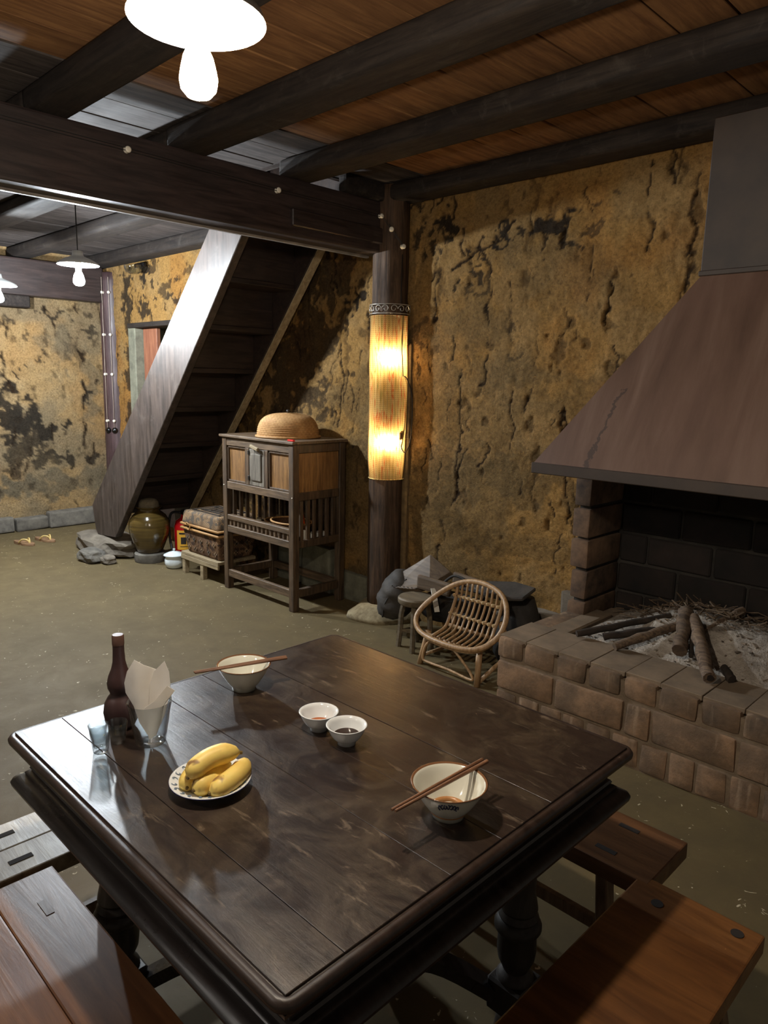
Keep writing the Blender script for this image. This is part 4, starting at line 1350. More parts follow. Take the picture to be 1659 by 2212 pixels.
bk = thing('woven_chest', 'patterned woven bamboo chest with lid on the low stand', 'basket', (-4.915, 3.13, 0.18))
def taper(b, w0, d0, w1, d1, z0, z1):
    A = [b.verts.new((sx * w0 / 2, sy * d0 / 2, z0)) for sx, sy in ((-1, -1), (1, -1), (1, 1), (-1, 1))]
    B = [b.verts.new((sx * w1 / 2, sy * d1 / 2, z1)) for sx, sy in ((-1, -1), (1, -1), (1, 1), (-1, 1))]
    b.faces.new(A[::-1])
    b.faces.new(B)
    for k in range(4):
        b.faces.new((A[k], A[(k + 1) % 4], B[(k + 1) % 4], B[k]))
body = part('body', bk, M['basket_box'], lambda b: taper(b, 0.46, 0.30, 0.52, 0.36, 0, 0.20), bevel=0.02, seg=2, smooth=True, angle=60)
def diamonds(b):
    # small star motifs worked on the front and side
    for i in range(5):
        for j in range(2):
            x, z = -0.19 + i * 0.095, 0.05 + j * 0.075
            yy = -(0.15 + 0.03 * z / 0.20) - 0.003
            bar(b, (x - 0.022, yy, z), (x + 0.022, yy, z), 0.004, 0.012)
            bar(b, (x, yy, z - 0.022), (x, yy, z + 0.022), 0.012, 0.004, (0, 1, 0))
    for i in range(3):
        for j in range(2):
            y, z = -0.11 + i * 0.10, 0.05 + j * 0.075
            xx = (0.23 + 0.03 * z / 0.20) + 0.003
            bar(b, (xx, y - 0.022, z), (xx, y + 0.022, z), 0.004, 0.012)
            bar(b, (xx, y, z - 0.022), (xx, y, z + 0.022), 0.004, 0.012, (0, 1, 0))
part('motif', body, M['basket_lid'], diamonds, kind='stuff')
for z in (0.20, 0.235):
    part('cane_rim', bk, M['basket_rim'], lambda b: tube(b, [(-0.265, -0.185, z), (0.265, -0.185, z), (0.265, 0.185, z), (-0.265, 0.185, z)], 0.011, 8, closed=True), smooth=True)
lid = part('lid', bk, M['basket_lid'], lambda b: taper(b, 0.535, 0.375, 0.50, 0.345, 0.235, 0.345), bevel=0.025, seg=3, smooth=True, angle=60)
for k, (w, d) in enumerate(((0.40, 0.25), (0.28, 0.155), (0.15, 0.06))):
    def rect(b):
        z = 0.347
        for (x0, x1, y0, y1) in ((-w / 2, w / 2, -d / 2, -d / 2 + 0.02), (-w / 2, w / 2, d / 2 - 0.02, d / 2), (-w / 2, -w / 2 + 0.02, -d / 2, d / 2), (w / 2 - 0.02, w / 2, -d / 2, d / 2)):
            bb(b, x0, x1, y0, y1, z - 0.004, z + 0.0015)
    part('dark_stripe', lid, M['basket_stripe'], rect)
part('tie_cord', bk, M['basket_rim'], lambda b: tube(b, spline([(-0.16, -0.198, 0.24), (-0.13, -0.215, 0.26), (-0.10, -0.205, 0.235), (-0.12, -0.205, 0.20), (-0.15, -0.21, 0.22)], 5), 0.005, 6), smooth=True)

# ------------------------------------------------------------------ food cabinet
X0, X1, Y0, Y1, CH = -4.60, -3.76, 2.965, 3.43, 1.165
cab = thing('food_cabinet', 'old wooden food cabinet with panelled top and slatted shelf', 'cabinet')
PW = 0.052
for px in (X0, X1 - PW):
    for py in (Y0, Y1 - PW):
        part('post', cab, M['cab'], lambda b: bb(b, px, px + PW, py, py + PW, 0, CH - 0.02), bevel=0.004)
tp = part('top_board', cab, M['cab_h'], lambda b: bb(b, X0 - 0.02, X1 + 0.015, Y0 - 0.015, Y1 + 0.01, CH - 0.02, CH), bevel=0.004)
def rail(y0, y1, z0, z1, n='rail'):
    return part(n, cab, M['cab_h'], lambda b: bb(b, X0 + PW - 0.002, X1 - PW + 0.002, y0, y1, z0, z1), bevel=0.003)
rail(Y0 + 0.005, Y0 + 0.04, 1.085, CH - 0.02)
rail(Y0 + 0.005, Y0 + 0.04, 0.765, 0.82)
rail(Y0 + 0.003, Y0 + 0.042, 0.535, 0.572)
rail(Y0 + 0.003, Y0 + 0.042, 0.44, 0.49)
rail(Y0 + 0.005, Y0 + 0.035, 0.095, 0.15, 'stretcher')
rail(Y1 - 0.04, Y1 - 0.005, 0.095, 0.15, 'stretcher')
rail(Y1 - 0.04, Y1 - 0.005, 0.44, 0.49)
rail(Y1 - 0.04, Y1 - 0.005, 0.765, 0.82)
for px in (X0 + 0.006, X1 - 0.044):
    for z0, z1, nm in ((0.095, 0.15, 'stretcher'), (0.44, 0.49, 'rail'), (0.765, 0.82, 'rail'), (1.085, CH - 0.02, 'rail')):
        part(nm, cab, M['cab'], lambda b: bb(b, px, px + 0.038, Y0 + PW - 0.002, Y1 - PW + 0.002, z0, z1), bevel=0.003)
    # side slats
    for k in range(6):
        yy = Y0 + PW + 0.022 + k * 0.057
        part('slat', cab, M['cab'], lambda b: bb(b, px + 0.010, px + 0.028, yy, yy + 0.026, 0.488, 0.767), bevel=0.002)
for k in range(14):
    xx = X0 + PW + 0.02 + k * 0.051
    part('slat', cab, M['cab_h'], lambda b: bb(b, xx, xx + 0.022, Y1 - 0.035, Y1 - 0.018, 0.488, 0.767), bevel=0.002)
for k in range(15):
    xx = X0 + PW + 0.012 + k * 0.049
    part('baluster', cab, M['cab_h'], lambda b: bb(b, xx, xx + 0.021, Y0 + 0.012, Y0 + 0.032, 0.488, 0.537), bevel=0.002)
# panelled front: stiles, two fixed panels and a door
inx0, inx1 = X0 + PW, X1 - PW
W3 = (inx1 - inx0)
s1, s2 = inx0 + 0.255, inx0 + 0.478
for sx in (s1, s2):
    part('stile', cab, M['cab'], lambda b: bb(b, sx - 0.022, sx + 0.022, Y0 + 0.005, Y0 + 0.04, 0.82, 1.085), bevel=0.003)
def panel(x0, x1, mat):
    part('panel', cab, mat, lambda b: bb(b, x0, x1, Y0 + 0.026, Y0 + 0.036, 0.815, 1.09))
    for (a0, a1, c0, c1) in ((x0, x1, 1.07, 1.085), (x0, x1, 0.82, 0.835), (x0, x0 + 0.013, 0.82, 1.085), (x1 - 0.013, x1, 0.82, 1.085)):
        part('moulding', cab, M['cab'], lambda b: bb(b, a0, a1, Y0 + 0.012, Y0 + 0.03, c0, c1), bevel=0.002)
panel(inx0, s1 - 0.022, M['cab_panel'])
panel(s2 + 0.022, inx1, M['cab_panel'])
dr = part('door', cab, M['cab_door'], lambda b: bb(b, s1 + 0.024, s2 - 0.024, Y0 + 0.008, Y0 + 0.026, 0.823, 1.082), bevel=0.003)
part('door_panel', dr, M['cab_door'], lambda b: bb(b, s1 + 0.052, s2 - 0.052, Y0 - 0.001, Y0 + 0.012, 0.86, 1.05), bevel=0.009, seg=2)
part('latch', dr, M['stand'], lambda b: bar(b, (s1 + 0.07, Y0 - 0.012, 1.105), (s2 - 0.055, Y0 - 0.018, 1.085), 0.02, 0.024), bevel=0.004)
for z in (0.86, 1.04):
    part('hinge', dr, M['iron'], lambda b: bb(b, s1 + 0.014, s1 + 0.030, Y0 - 0.002, Y0 + 0.01, z, z + 0.03), bevel=0.002)
# side and back panels
for px in (X0 + 0.020, X1 - 0.034):
    part('side_panel', cab, M['cab_panel'], lambda b: bb(b, px, px + 0.014, Y0 + PW - 0.004, Y1 - PW + 0.004, 0.80, 1.10))
part('back_panel', cab, M['cab'], lambda b: bb(b, inx0, inx1, Y1 - 0.03, Y1 - 0.016, 0.80, 1.13))
part('box_floor', cab, M['cab_h'], lambda b: bb(b, inx0, inx1, Y0 + 0.035, Y1 - 0.03, 0.79, 0.80))
part('shelf', cab, M['cab_h'], lambda b: bb(b, X0 + 0.04, X1 - 0.04, Y0 + 0.04, Y1 - 0.04, 0.462, 0.476))
for px in (X0 + 0.02, X1 - 0.012):
    part('peg', cab, M['porcelain'], lambda b: lathe(b, [(0.006, 0), (0.004, 0.003), (0, 0.004)], 8, (px, Y0 - 0.001, 0.79), tilt=Matrix.Rotation(PI / 2, 3, 'X')))

# things on and in the cabinet
dome = thing('food_cover', 'domed woven bamboo food cover on top of the cabinet', 'food cover', (-4.115, 3.20, CH))
def dome_weave(b):
    # coiled rows: one thin ridge per coil
    prof = [(0.0, 0.170)]
    N = 26
    for k in range(1, N + 1):
        th = k / N
        r_ = math.sin(min(1, th) * PI / 2) ** 0.8
        z_ = 0.168 * (1 - th ** 2.6)
        prof.append((r_ * 0.985 - 0.006, z_ + 0.001))
        prof.append((r_, z_ - 0.001))
    prof = prof[::-1]
    lathe(b, [(max(r_, 0), z_) for r_, z_ in prof], 56, sx=0.222, sy=0.222, capb=False)
part('woven_dome', dome, M['dome'], dome_weave)
part('rim', dome, M['basket_rim'], lambda b: tube(b, [(0.225 * math.cos(2 * PI * k / 48), 0.225 * math.sin(2 * PI * k / 48), 0.008) for k in range(48)], 0.008, 6, closed=True), smooth=True)
part('knob', dome, M['iron'], lambda b: lathe(b, [(0.010, 0.166), (0.010, 0.176), (0.014, 0.182), (0.012, 0.19), (0, 0.193)], 12), smooth=True)
o = part('lighter', None, M['lighter'], lambda b: bb(b, -0.032, 0.032, -0.01, 0.01, 0, 0.012), bevel=0.004)
o.location = (-3.80, 2.98, CH)
tag(o, 'tiny red lighter at the front corner of the cabinet top', 'lighter')
tray = thing('bamboo_tray', 'flat dark bamboo tray leaning at the back of the cabinet shelf', 'tray', (-4.22, 3.26, 0.476))
part('tray_base', tray, M['basket_brown'], lambda b: lathe(b, [(0.0, 0.01), (0.16, 0.01), (0.20, 0.02), (0.215, 0.05), (0.205, 0.052), (0.19, 0.028), (0.155, 0.02), (0, 0.02)], 36, sy=0.55, capb=False, capt=False), smooth=True)
part('tray_rim', tray, M['basket_rim'], lambda b: tube(b, [(0.21 * math.cos(2 * PI * k / 40), 0.116 * math.sin(2 * PI * k / 40), 0.05) for k in range(40)], 0.007, 6, closed=True), smooth=True)
wb = thing('bamboo_bowl', 'round woven brown bamboo bowl on the cabinet shelf', 'basket', (-3.99, 3.13, 0.476))
part('bowl_body', wb, M['basket_brown'], lambda b: lathe(b, [(0.0, 0.0), (0.08, 0.0), (0.13, 0.03), (0.165, 0.085), (0.175, 0.11), (0.168, 0.11), (0.155, 0.085), (0.12, 0.036), (0.075, 0.008), (0, 0.008)], 40, sy=0.72, capb=False, capt=False), smooth=True)
part('bowl_rim', wb, M['basket_rim'], lambda b: tube(b, [(0.172 * math.cos(2 * PI * k / 40), 0.124 * math.sin(2 * PI * k / 40), 0.11) for k in range(40)], 0.007, 6, closed=True), smooth=True)
o = part('wooden_stick', None, M['stand'], lambda b: bar(b, (-4.50, 3.22, 0.51), (-4.24, 3.035, 0.495), 0.034, 0.034), bevel=0.003)
tag(o, 'square pale wooden stick lying slantwise on the cabinet shelf', 'stick')
o = part('wooden_stick', None, M['stand'], lambda b: bar(b, (-4.36, 3.30, 0.545), (-4.18, 3.04, 0.5), 0.03, 0.03), bevel=0.003)
tag(o, 'shorter wooden stick ending in the pale square end beside the slanting stick', 'stick')
t = thing('spray_bottle', 'small orange and white plastic bottle behind the cabinet side slats', 'bottle', (-3.86, 3.12, 0.476))
part('body', t, M['paper_white'], lambda b: lathe(b, [(0.028, 0), (0.03, 0.01), (0.03, 0.06), (0.018, 0.08), (0, 0.08)], 16), smooth=True, angle=50)
part('cap', t, M['plastic_orange'], lambda b: lathe(b, [(0.02, 0.078), (0.02, 0.12), (0.006, 0.2), (0, 0.2)], 14), smooth=True, angle=50)
o = part('paper_packet', None, M['paper_white'], lambda b: bb(b, -0.03, 0.03, -0.07, 0.07, 0, 0.035), bevel=0.004)
o.location = (-3.86, 3.25, 0.476)
tag(o, 'white paper packet on the cabinet shelf behind the side slats', 'packet')

# ------------------------------------------------------------------ rattan chair, stool, pack saddle
ch = thing('rattan_chair', 'low rattan chair with oval hoop back facing the table', 'chair')
hoop = spline([(-2.55, 2.90, 0.205), (-2.36, 2.875, 0.190), (-2.17, 2.895, 0.205), (-2.085, 2.97, 0.27), (-2.085, 3.05, 0.37), (-2.17, 3.12, 0.455), (-2.33, 3.145, 0.485), (-2.47, 3.12, 0.455), (-2.58, 3.04, 0.365), (-2.62, 2.95, 0.27)], 7, True)
part('hoop', ch, M['rattan'], lambda b: tube(b, hoop, 0.015, 9, closed=True), smooth=True)
part('hoop_inner', ch, M['rattan'], lambda b: tube(b, [Vector((p.x * 0.975 - 2.35 * 0.025, p.y + 0.004, p.z - 0.014)) for p in hoop[2:26]], 0.010, 8), smooth=True)
for k in range(10):
    f = k / 9
    xt, xb = -2.475 + 0.31 * f, -2.50 + 0.31 * f
    zt_ = 0.445 + 0.028 * math.sin(PI * (0.15 + 0.7 * f))
    w = 0.010 if k in (0, 9) else 0.0068
    part('slat', ch, M['rattan'], lambda b: tube(b, spline([(xt, 3.13, zt_), (xt - 0.004, 3.115, 0.36), (xb + 0.01, 3.085, 0.27), (xb + 0.02, 3.03, 0.215), (xb + 0.035, 2.91, 0.200)], 5), w, 7), smooth=True)
for z, yy in ((0.385, 3.123), (0.285, 3.093)):
    part('cross_rod', ch, M['rattan'], lambda b: tube(b, [(-2.50, yy - 0.006, z), (-2.18, yy - 0.006, z)], 0.0065, 7), smooth=True)
    part('binding', ch, M['twine'], *[(lambda k: (lambda b: lathe(b, [(0.011, -0.008), (0.013, 0), (0.011, 0.008)], 8, (-2.487 + k * 0.0333, yy - 0.004, z))))(k) for k in range(10)])
for p, q in (((-2.575, 2.935, 0), (-2.535, 2.955, 0.20)), ((-2.155, 2.915, 0), (-2.17, 2.945, 0.20)), ((-2.53, 3.19, 0), (-2.50, 3.13, 0.30)), ((-2.13, 3.20, 0), (-2.17, 3.13, 0.30))):
    part('leg', ch, M['rattan'], lambda b: tube(b, [p, Vector(p).lerp(Vector(q), 0.5), q], 0.0175, 9), smooth=True)
part('seat_rail', ch, M['rattan'], lambda b: tube(b, [(-2.54, 2.94, 0.185), (-2.36, 2.93, 0.178), (-2.17, 2.94, 0.185)], 0.011, 8), lambda b: tube(b, [(-2.52, 3.12, 0.20), (-2.17, 3.12, 0.20)], 0.011, 8), smooth=True)
part('side_brace', ch, M['rattan'], lambda b: tube(b, [(-2.565, 2.94, 0.05), (-2.525, 3.18, 0.07)], 0.010, 7), smooth=True)
part('side_brace', ch, M['rattan'], lambda b: tube(b, [(-2.155, 2.93, 0.02), (-2.135, 3.19, 0.13)], 0.012, 7), smooth=True)
part('front_arch', ch, M['rattan'], lambda b: tube(b, spline([(-2.545, 2.925, 0.045), (-2.52, 2.925, 0.13), (-2.45, 2.925, 0.175), (-2.35, 2.925, 0.165), (-2.25, 2.92, 0.10), (-2.19, 2.92, 0.04), (-2.21, 2.92, 0.022), (-2.36, 2.925, 0.03), (-2.50, 2.925, 0.03)], 6, True), 0.0075, 7, closed=True), smooth=True)

sl = thing('wooden_stool', 'small round grey wooden stool left of the rattan chair', 'stool', (-2.765, 3.10, 0))
part('seat', sl, M['stool'], lambda b: lathe(b, [(0.098, 0.275), (0.107, 0.285), (0.108, 0.31), (0.10, 0.318), (0, 0.32)], 32, capb=True), smooth=True, angle=40)
for a in (0.6, 2.2, 3.75, 5.3):
    c_, s_ = math.cos(a), math.sin(a)
    part('leg', sl, M['stool'], lambda b: tube(b, spline([(0.07 * c_, 0.07 * s_, 0.278), (0.085 * c_, 0.085 * s_, 0.2), (0.09 * c_, 0.09 * s_, 0.1), (0.10 * c_, 0.10 * s_, 0.0)], 3), 0.017, 6), smooth=True, angle=40)
part('stretcher', sl, M['stool'], lambda b: bar(b, (0.09 * math.cos(0.6), 0.09 * math.sin(0.6), 0.1), (0.09 * math.cos(3.75), 0.09 * math.sin(3.75), 0.1), 0.016, 0.02), lambda b: bar(b, (0.09 * math.cos(2.2), 0.09 * math.sin(2.2), 0.13), (0.09 * math.cos(5.3), 0.09 * math.sin(5.3), 0.13), 0.016, 0.02))

sd = thing('pack_saddle', 'worn leather pack saddle with wooden boards heaped against the wall by the column', 'saddle', (0, -0.045, 0))
def pad(b):
    pts = [(-2.96, 3.31, 0.36), (-3.01, 3.29, 0.30), (-3.04, 3.27, 0.22), (-3.05, 3.25, 0.15), (-3.05, 3.24, 0.09)]
    rings = tube(b, spline(pts, 4), [0.07, 0.085, 0.10, 0.108, 0.112, 0.115, 0.118, 0.12, 0.12, 0.12, 0.118, 0.115, 0.11, 0.10, 0.085, 0.06, 0.03], 22, flat=1.0)
    from mathutils import noise as mn
    for v in b.verts:
        k = mn.fractal(v.co * 14.0, 0.8, 2.0, 4)
        v.co += Vector((0.35, -0.8, 0.1)) * (0.012 * k) + Vector((0, 0, 0.006 * mn.noise(v.co * 30)))
        v.co.y += 0.010 * math.sin(v.co.z * 60 + v.co.x * 25)
part('leather_pad', sd, M['bag'], pad, smooth=True)
part('pad_seam', sd, M['bag_dark'], lambda b: tube(b, spline([(-2.93, 3.24, 0.37), (-3.0, 3.185, 0.28), (-3.03, 3.15, 0.2), (-3.04, 3.145, 0.12)], 5), 0.006, 6), smooth=True)
def flap(b):
    top = [(-3.06, 3.22, 0.345), (-2.85, 3.36, 0.525), (-2.70, 3.38, 0.44), (-2.76, 3.26, 0.375), (-2.84, 3.20, 0.335), (-2.98, 3.19, 0.315)]
    A = [b.verts.new(p) for p in top]
    B = [b.verts.new((p[0] + 0.012, p[1] + 0.03, p[2] - 0.03)) for p in top]
    b.faces.new(A)
    b.faces.new(B[::-1])
    n = len(top)
    for k in range(n):
        b.faces.new((A[k], B[k], B[(k + 1) % n], A[(k + 1) % n]))
part('leather_flap', sd, M['bag_wood'], flap, bevel=0.006, seg=2)
part('stud_row', sd, M['iron'], *[(lambda k: (lambda b: lathe(b, [(0.005, 0), (0.003, 0.003), (0, 0.004)], 6, (-3.0 + k * 0.03, 3.185 + 0.003 * k, 0.325 + 0.003 * k), tilt=Matrix.Rotation(PI / 2, 3, 'X'))))(k) for k in range(7)])
part('wooden_board', sd, M['bag_wood'], lambda b: bar(b, (-2.82, 3.22, 0.385), (-2.58, 3.24, 0.375), 0.03, 0.085), bevel=0.014, seg=2)
part('wooden_board', sd, M['bag_wood'], lambda b: bar(b, (-2.66, 3.36, 0.42), (-2.42, 3.37, 0.40), 0.03, 0.07), bevel=0.014, seg=2)
part('rope', sd, M['bag_dark'], lambda b: tube(b, spline([(-2.66, 3.27, 0.40), (-2.60, 3.29, 0.45), (-2.52, 3.29, 0.44), (-2.50, 3.26, 0.40), (-2.40, 3.27, 0.40), (-2.34, 3.24, 0.38)], 5), 0.008, 7), smooth=True)
part('strap', sd, M['bag_dark'], lambda b: bar(b, (-2.64, 3.25, 0.40), (-2.36, 3.27, 0.405), 0.05, 0.014), bevel=0.004)
part('lower_pad', sd, M['bag_dark'], lambda b: tube(b, spline([(-2.86, 3.35, 0.20), (-2.7, 3.37, 0.22), (-2.55, 3.375, 0.22), (-2.42, 3.375, 0.2)], 3), [0.07, 0.09, 0.10, 0.10, 0.10, 0.10, 0.10, 0.10, 0.09, 0.06], 14), smooth=True)
part('canvas_tie', sd, M['paper_white'], lambda b: bar(b, (-2.69, 3.21, 0.37), (-2.62, 3.17, 0.25), 0.03, 0.006))
sk = thing('leather_sack', 'black sagging sack with a stiff flat flap behind the rattan chair', 'sack')
part('sack_body', sk, M['bag_dark'], lambda b: lathe(b, [(0.0, 0.0), (0.12, 0.0), (0.155, 0.05), (0.15, 0.15), (0.135, 0.25), (0.11, 0.33), (0.085, 0.40), (0, 0.40)], 24, (-2.20, 3.345, 0), sx=1.0, sy=0.68), smooth=True)
def sflap(b):
    top = [(-2.46, 3.22, 0.425), (-2.40, 3.30, 0.455), (-2.25, 3.36, 0.47), (-2.09, 3.33, 0.475), (-2.10, 3.22, 0.435), (-2.2, 3.17, 0.425), (-2.33, 3.19, 0.42)]
    A = [b.verts.new(p) for p in top]
    B = [b.verts.new((p[0], p[1], p[2] - 0.022)) for p in top]
    b.faces.new(A)
    b.faces.new(B[::-1])
    for k in range(len(top)):
        b.faces.new((A[k], B[k], B[(k + 1) % len(top)], A[(k + 1) % len(top)]))
part('stiff_flap', sk, M['bag'], sflap, bevel=0.006)

# ------------------------------------------------------------------ dining table
TX0, TX1, TY0, TY1, TZ = -1.655, -0.638, 0.485, 1.472, 0.78
tb = thing('dining_table', 'dark square wooden dining table with moulded apron and turned legs', 'table')
def rrect(x0, x1, y0, y1, rad, n=6):
    out = []
    for cx, cy, a0 in ((x1 - rad, y1 - rad, 0), (x0 + rad, y1 - rad, 90), (x0 + rad, y0 + rad, 180), (x1 - rad, y0 + rad, 270)):
        for k in range(n + 1):
            a = math.radians(a0 + 90 * k / n)
            out.append((cx + rad * math.cos(a), cy + rad * math.sin(a), math.cos(a), math.sin(a)))
    return out
def sweep(b, prof, rad=0.03, n=6):
    pts = rrect(TX0, TX1, TY0, TY1, rad, n)
    rings = []
    for (px, py, nx, ny) in pts:
        ring = []
        for d, z in prof:
            # offset measured from the nominal edge, mitred inside the corner
            qx, qy = px + nx * d, py + ny * d
            if d < -rad:
                cx = min(max(px - nx * rad, TX0 + rad), TX1 - rad)
                cy = min(max(py - ny * rad, TY0 + rad), TY1 - rad)
                sx = 1 if px > (TX0 + TX1) / 2 else -1
                sy = 1 if py > (TY0 + TY1) / 2 else -1
                qx = (TX1 if sx > 0 else TX0) + sx * d
                qy = (TY1 if sy > 0 else TY0) + sy * d
            ring.append(b.verts.new((qx, qy, z)))
        rings.append(ring)
    m = len(rings)
    for i in range(m):
        A, B = rings[i], rings[(i + 1) % m]
        for k in range(len(prof) - 1):
            b.faces.new((A[k], A[k + 1], B[k + 1], B[k]))
    bmesh.ops.remove_doubles(b, verts=b.verts[:], dist=1e-5)
seams = [TY0 + 0.018, 0.607, 0.84, 0.98, 1.142, TY1 - 0.018]
for a, b_ in zip(seams[:-1], seams[1:]):
    part('plank', tb, M['tabletop'], lambda b: bb(b, TX0 + 0.018, TX1 - 0.018, a + 0.0006, b_ - 0.0006, TZ - 0.03, TZ + rnd.uniform(-0.0005, 0.0003)), bevel=0.0008)
part('edge_moulding', tb, M['table_edge'], lambda b: sweep(b, [(-0.0185, 0.7795), (-0.0175, 0.7765), (-0.0150, 0.7760), (-0.0115, 0.7782), (-0.0045, 0.7762), (0.0, 0.7695), (-0.0012, 0.7615), (-0.007, 0.7565), (-0.0185, 0.7550)]), smooth=True, angle=60)
part('underside', tb, M['table_dark'], lambda b: bb(b, TX0 + 0.012, TX1 - 0.012, TY0 + 0.012, TY1 - 0.012, 0.7495, 0.7555))
for nm, x0, x1, y0, y1 in (('f', TX0 + 0.045, TX1 - 0.045, TY0 + 0.045, TY0 + 0.065), ('b', TX0 + 0.045, TX1 - 0.045, TY1 - 0.065, TY1 - 0.045), ('l', TX0 + 0.045, TX0 + 0.065, TY0 + 0.065, TY1 - 0.065), ('r', TX1 - 0.065, TX1 - 0.045, TY0 + 0.065, TY1 - 0.065)):
    part('frieze', tb, M['table_dark'], lambda b: bb(b, x0, x1, y0, y1, 0.66, 0.7495))
part('lower_moulding', tb, M['table_dark'], lambda b: sweep(b, [(-0.046, 0.703), (-0.040, 0.701), (-0.037, 0.696), (-0.040, 0.691), (-0.034, 0.689), (-0.029, 0.685), (-0.030, 0.680), (-0.022, 0.676), (-0.006, 0.671), (-0.001, 0.664), (-0.003, 0.656), (-0.012, 0.652), (-0.046, 0.652)], 0.02), smooth=True, angle=40)
LP = [(0.60, 0.652), (0.043, 0.652), (0.041, 0.56), (0.037, 0.47), (0.036, 0.42), (0.041, 0.395), (0.044, 0.378), (0.040, 0.370), (0.043, 0.364), (0.047, 0.357), (0.044, 0.351), (0.050, 0.346), (0.055, 0.335), (0.055, 0.326), (0.048, 0.316), (0.045, 0.31), (0.046, 0.27), (0.043, 0.245), (0.034, 0.225), (0.030, 0.215), (0.038, 0.205), (0.044, 0.196), (0.044, 0.19)]
legs = [(TX0 + 0.17, TY0 + 0.165), (TX1 - 0.175, TY1 - 0.17), (TX1 - 0.175, TY0 + 0.165), (TX0 + 0.17, TY1 - 0.17)]
for (lx, ly) in legs:
    lg = part('leg', tb, M['table_leg'], lambda b: lathe(b, [(0.045, 0.73)] + LP[1:], 28, (lx, ly, 0)), smooth=True, angle=35)
    part('leg_block', lg, M['table_leg'], lambda b: bb(b, lx - 0.048, lx + 0.048, ly - 0.048, ly + 0.048, 0.105, 0.192), bevel=0.006)
    part('foot', lg, M['table_leg'], lambda b: lathe(b, [(0.026, 0.0), (0.036, 0.015), (0.044, 0.05), (0.04, 0.08), (0.028, 0.105)], 20, (lx, ly, 0)), smooth=True)
cx_, cy_t = (legs[0][0] + legs[1][0]) / 2, (legs[0][1] + legs[1][1]) / 2
for (lx, ly) in legs:
    def cs(b):
        d = Vector((cx_ - lx, cy_t - ly, 0)).normalized()
        p = Vector((lx, ly, 0.148)) + d * 0.05
        q = Vector((cx_, cy_t, 0.215))
        pts = [p, p.lerp(q, 0.35) + Vector((0, 0, 0.055)), p.lerp(q, 0.7) + Vector((0, 0, 0.03)), q]
        sp_ = spline(pts, 5)
        for a, c in zip(sp_[:-1], sp_[1:]):
            bar(b, a, c + (c - a) * 0.05, 0.045, 0.032)
    part('curved_stretcher', tb, M['table_dark'], cs)
part('stretcher_boss', tb, M['table_dark'], lambda b: lathe(b, [(0.05, 0.19), (0.06, 0.2), (0.06, 0.235), (0.04, 0.25), (0.012, 0.27), (0, 0.275)], 24, (cx_, cy_t, 0)), smooth=True, angle=40)

# ------------------------------------------------------------------ benches (long axis is local x)
def bench(label, loc, rz, L, Wd, mat, slots=True, Hh=0.46, splits=1, holes=(), tm=None):
    t = thing('wooden_bench', label, 'bench', loc, rz, group='benches around the table')
    w = Wd / splits
    for k in range(splits):
        part('seat_plank', t, mat, lambda b: bb(b, -L / 2, L / 2, -Wd / 2 + k * w + 0.0006, -Wd / 2 + (k + 1) * w - 0.0006, Hh - 0.042, Hh, 0.0008), bevel=0.004, seg=2)
    for sx in (-1, 1):
        for sy in (-1, 1):
            xt, yt = sx * (L / 2 - 0.13), sy * Wd * 0.27
            p = (xt + sx * 0.06, sy * Wd * 0.52, 0.0)
            q = (xt, yt, Hh - 0.04)
            part('leg', t, M['bench_leg'], lambda b: bar(b, p, q, 0.042, 0.030, (sx, 0, 0)), bevel=0.003)
            if slots:
                part('tenon', t, tm or M['slot'], lambda b: bb(b, xt - 0.026, xt + 0.026, yt - 0.008, yt + 0.008, Hh - 0.01, Hh + 0.0012))
        part('cross_rail', t, M['bench_leg'], lambda b: bar(b, (sx * (L / 2 - 0.10), -Wd * 0.40, 0.2), (sx * (L / 2 - 0.10), Wd * 0.40, 0.2), 0.02, 0.035), bevel=0.002)
    part('long_rail', t, M['bench_leg'], lambda b: bar(b, (-L / 2 + 0.10, 0, 0.2), (L / 2 - 0.10, 0, 0.2), 0.02, 0.035), bevel=0.002)
    for (hx, hy) in holes:
        part('dowel_hole', t, M['slot'], lambda b: lathe(b, [(0.013, Hh - 0.01), (0.013, Hh + 0.0012), (0, Hh + 0.0012)], 14, (hx, hy, 0)))
    return t
# left of the table, pale, along y
bench('pale grey wooden bench with dark tenons along the left side of the table', (-1.712, 0.90, 0), PI / 2, 1.06, 0.225, M['bench_pale'], splits=2)
# near side, along x, reddish orange in the lamp light
bench('broad reddish wooden bench in the bottom left corner on the near side', (-1.125, 0.405, 0), 0.0, 0.91, 0.28, M['bench_red'], splits=2, holes=((-0.405, -0.06),), tm=M['bench_brown'])
# far side by the fireplace
bench('brown wooden bench half under the table on the fireplace side', (-1.12, 1.588, 0), 0.0, 1.06, 0.225, M['bench_brown'])
# right side
bench('broad orange wooden bench in the bottom right corner', (-0.485, 1.03, 0), PI / 2, 0.95, 0.27, M['bench_orange'], slots=False, holes=((0.405, 0.065), (0.44, -0.09)))

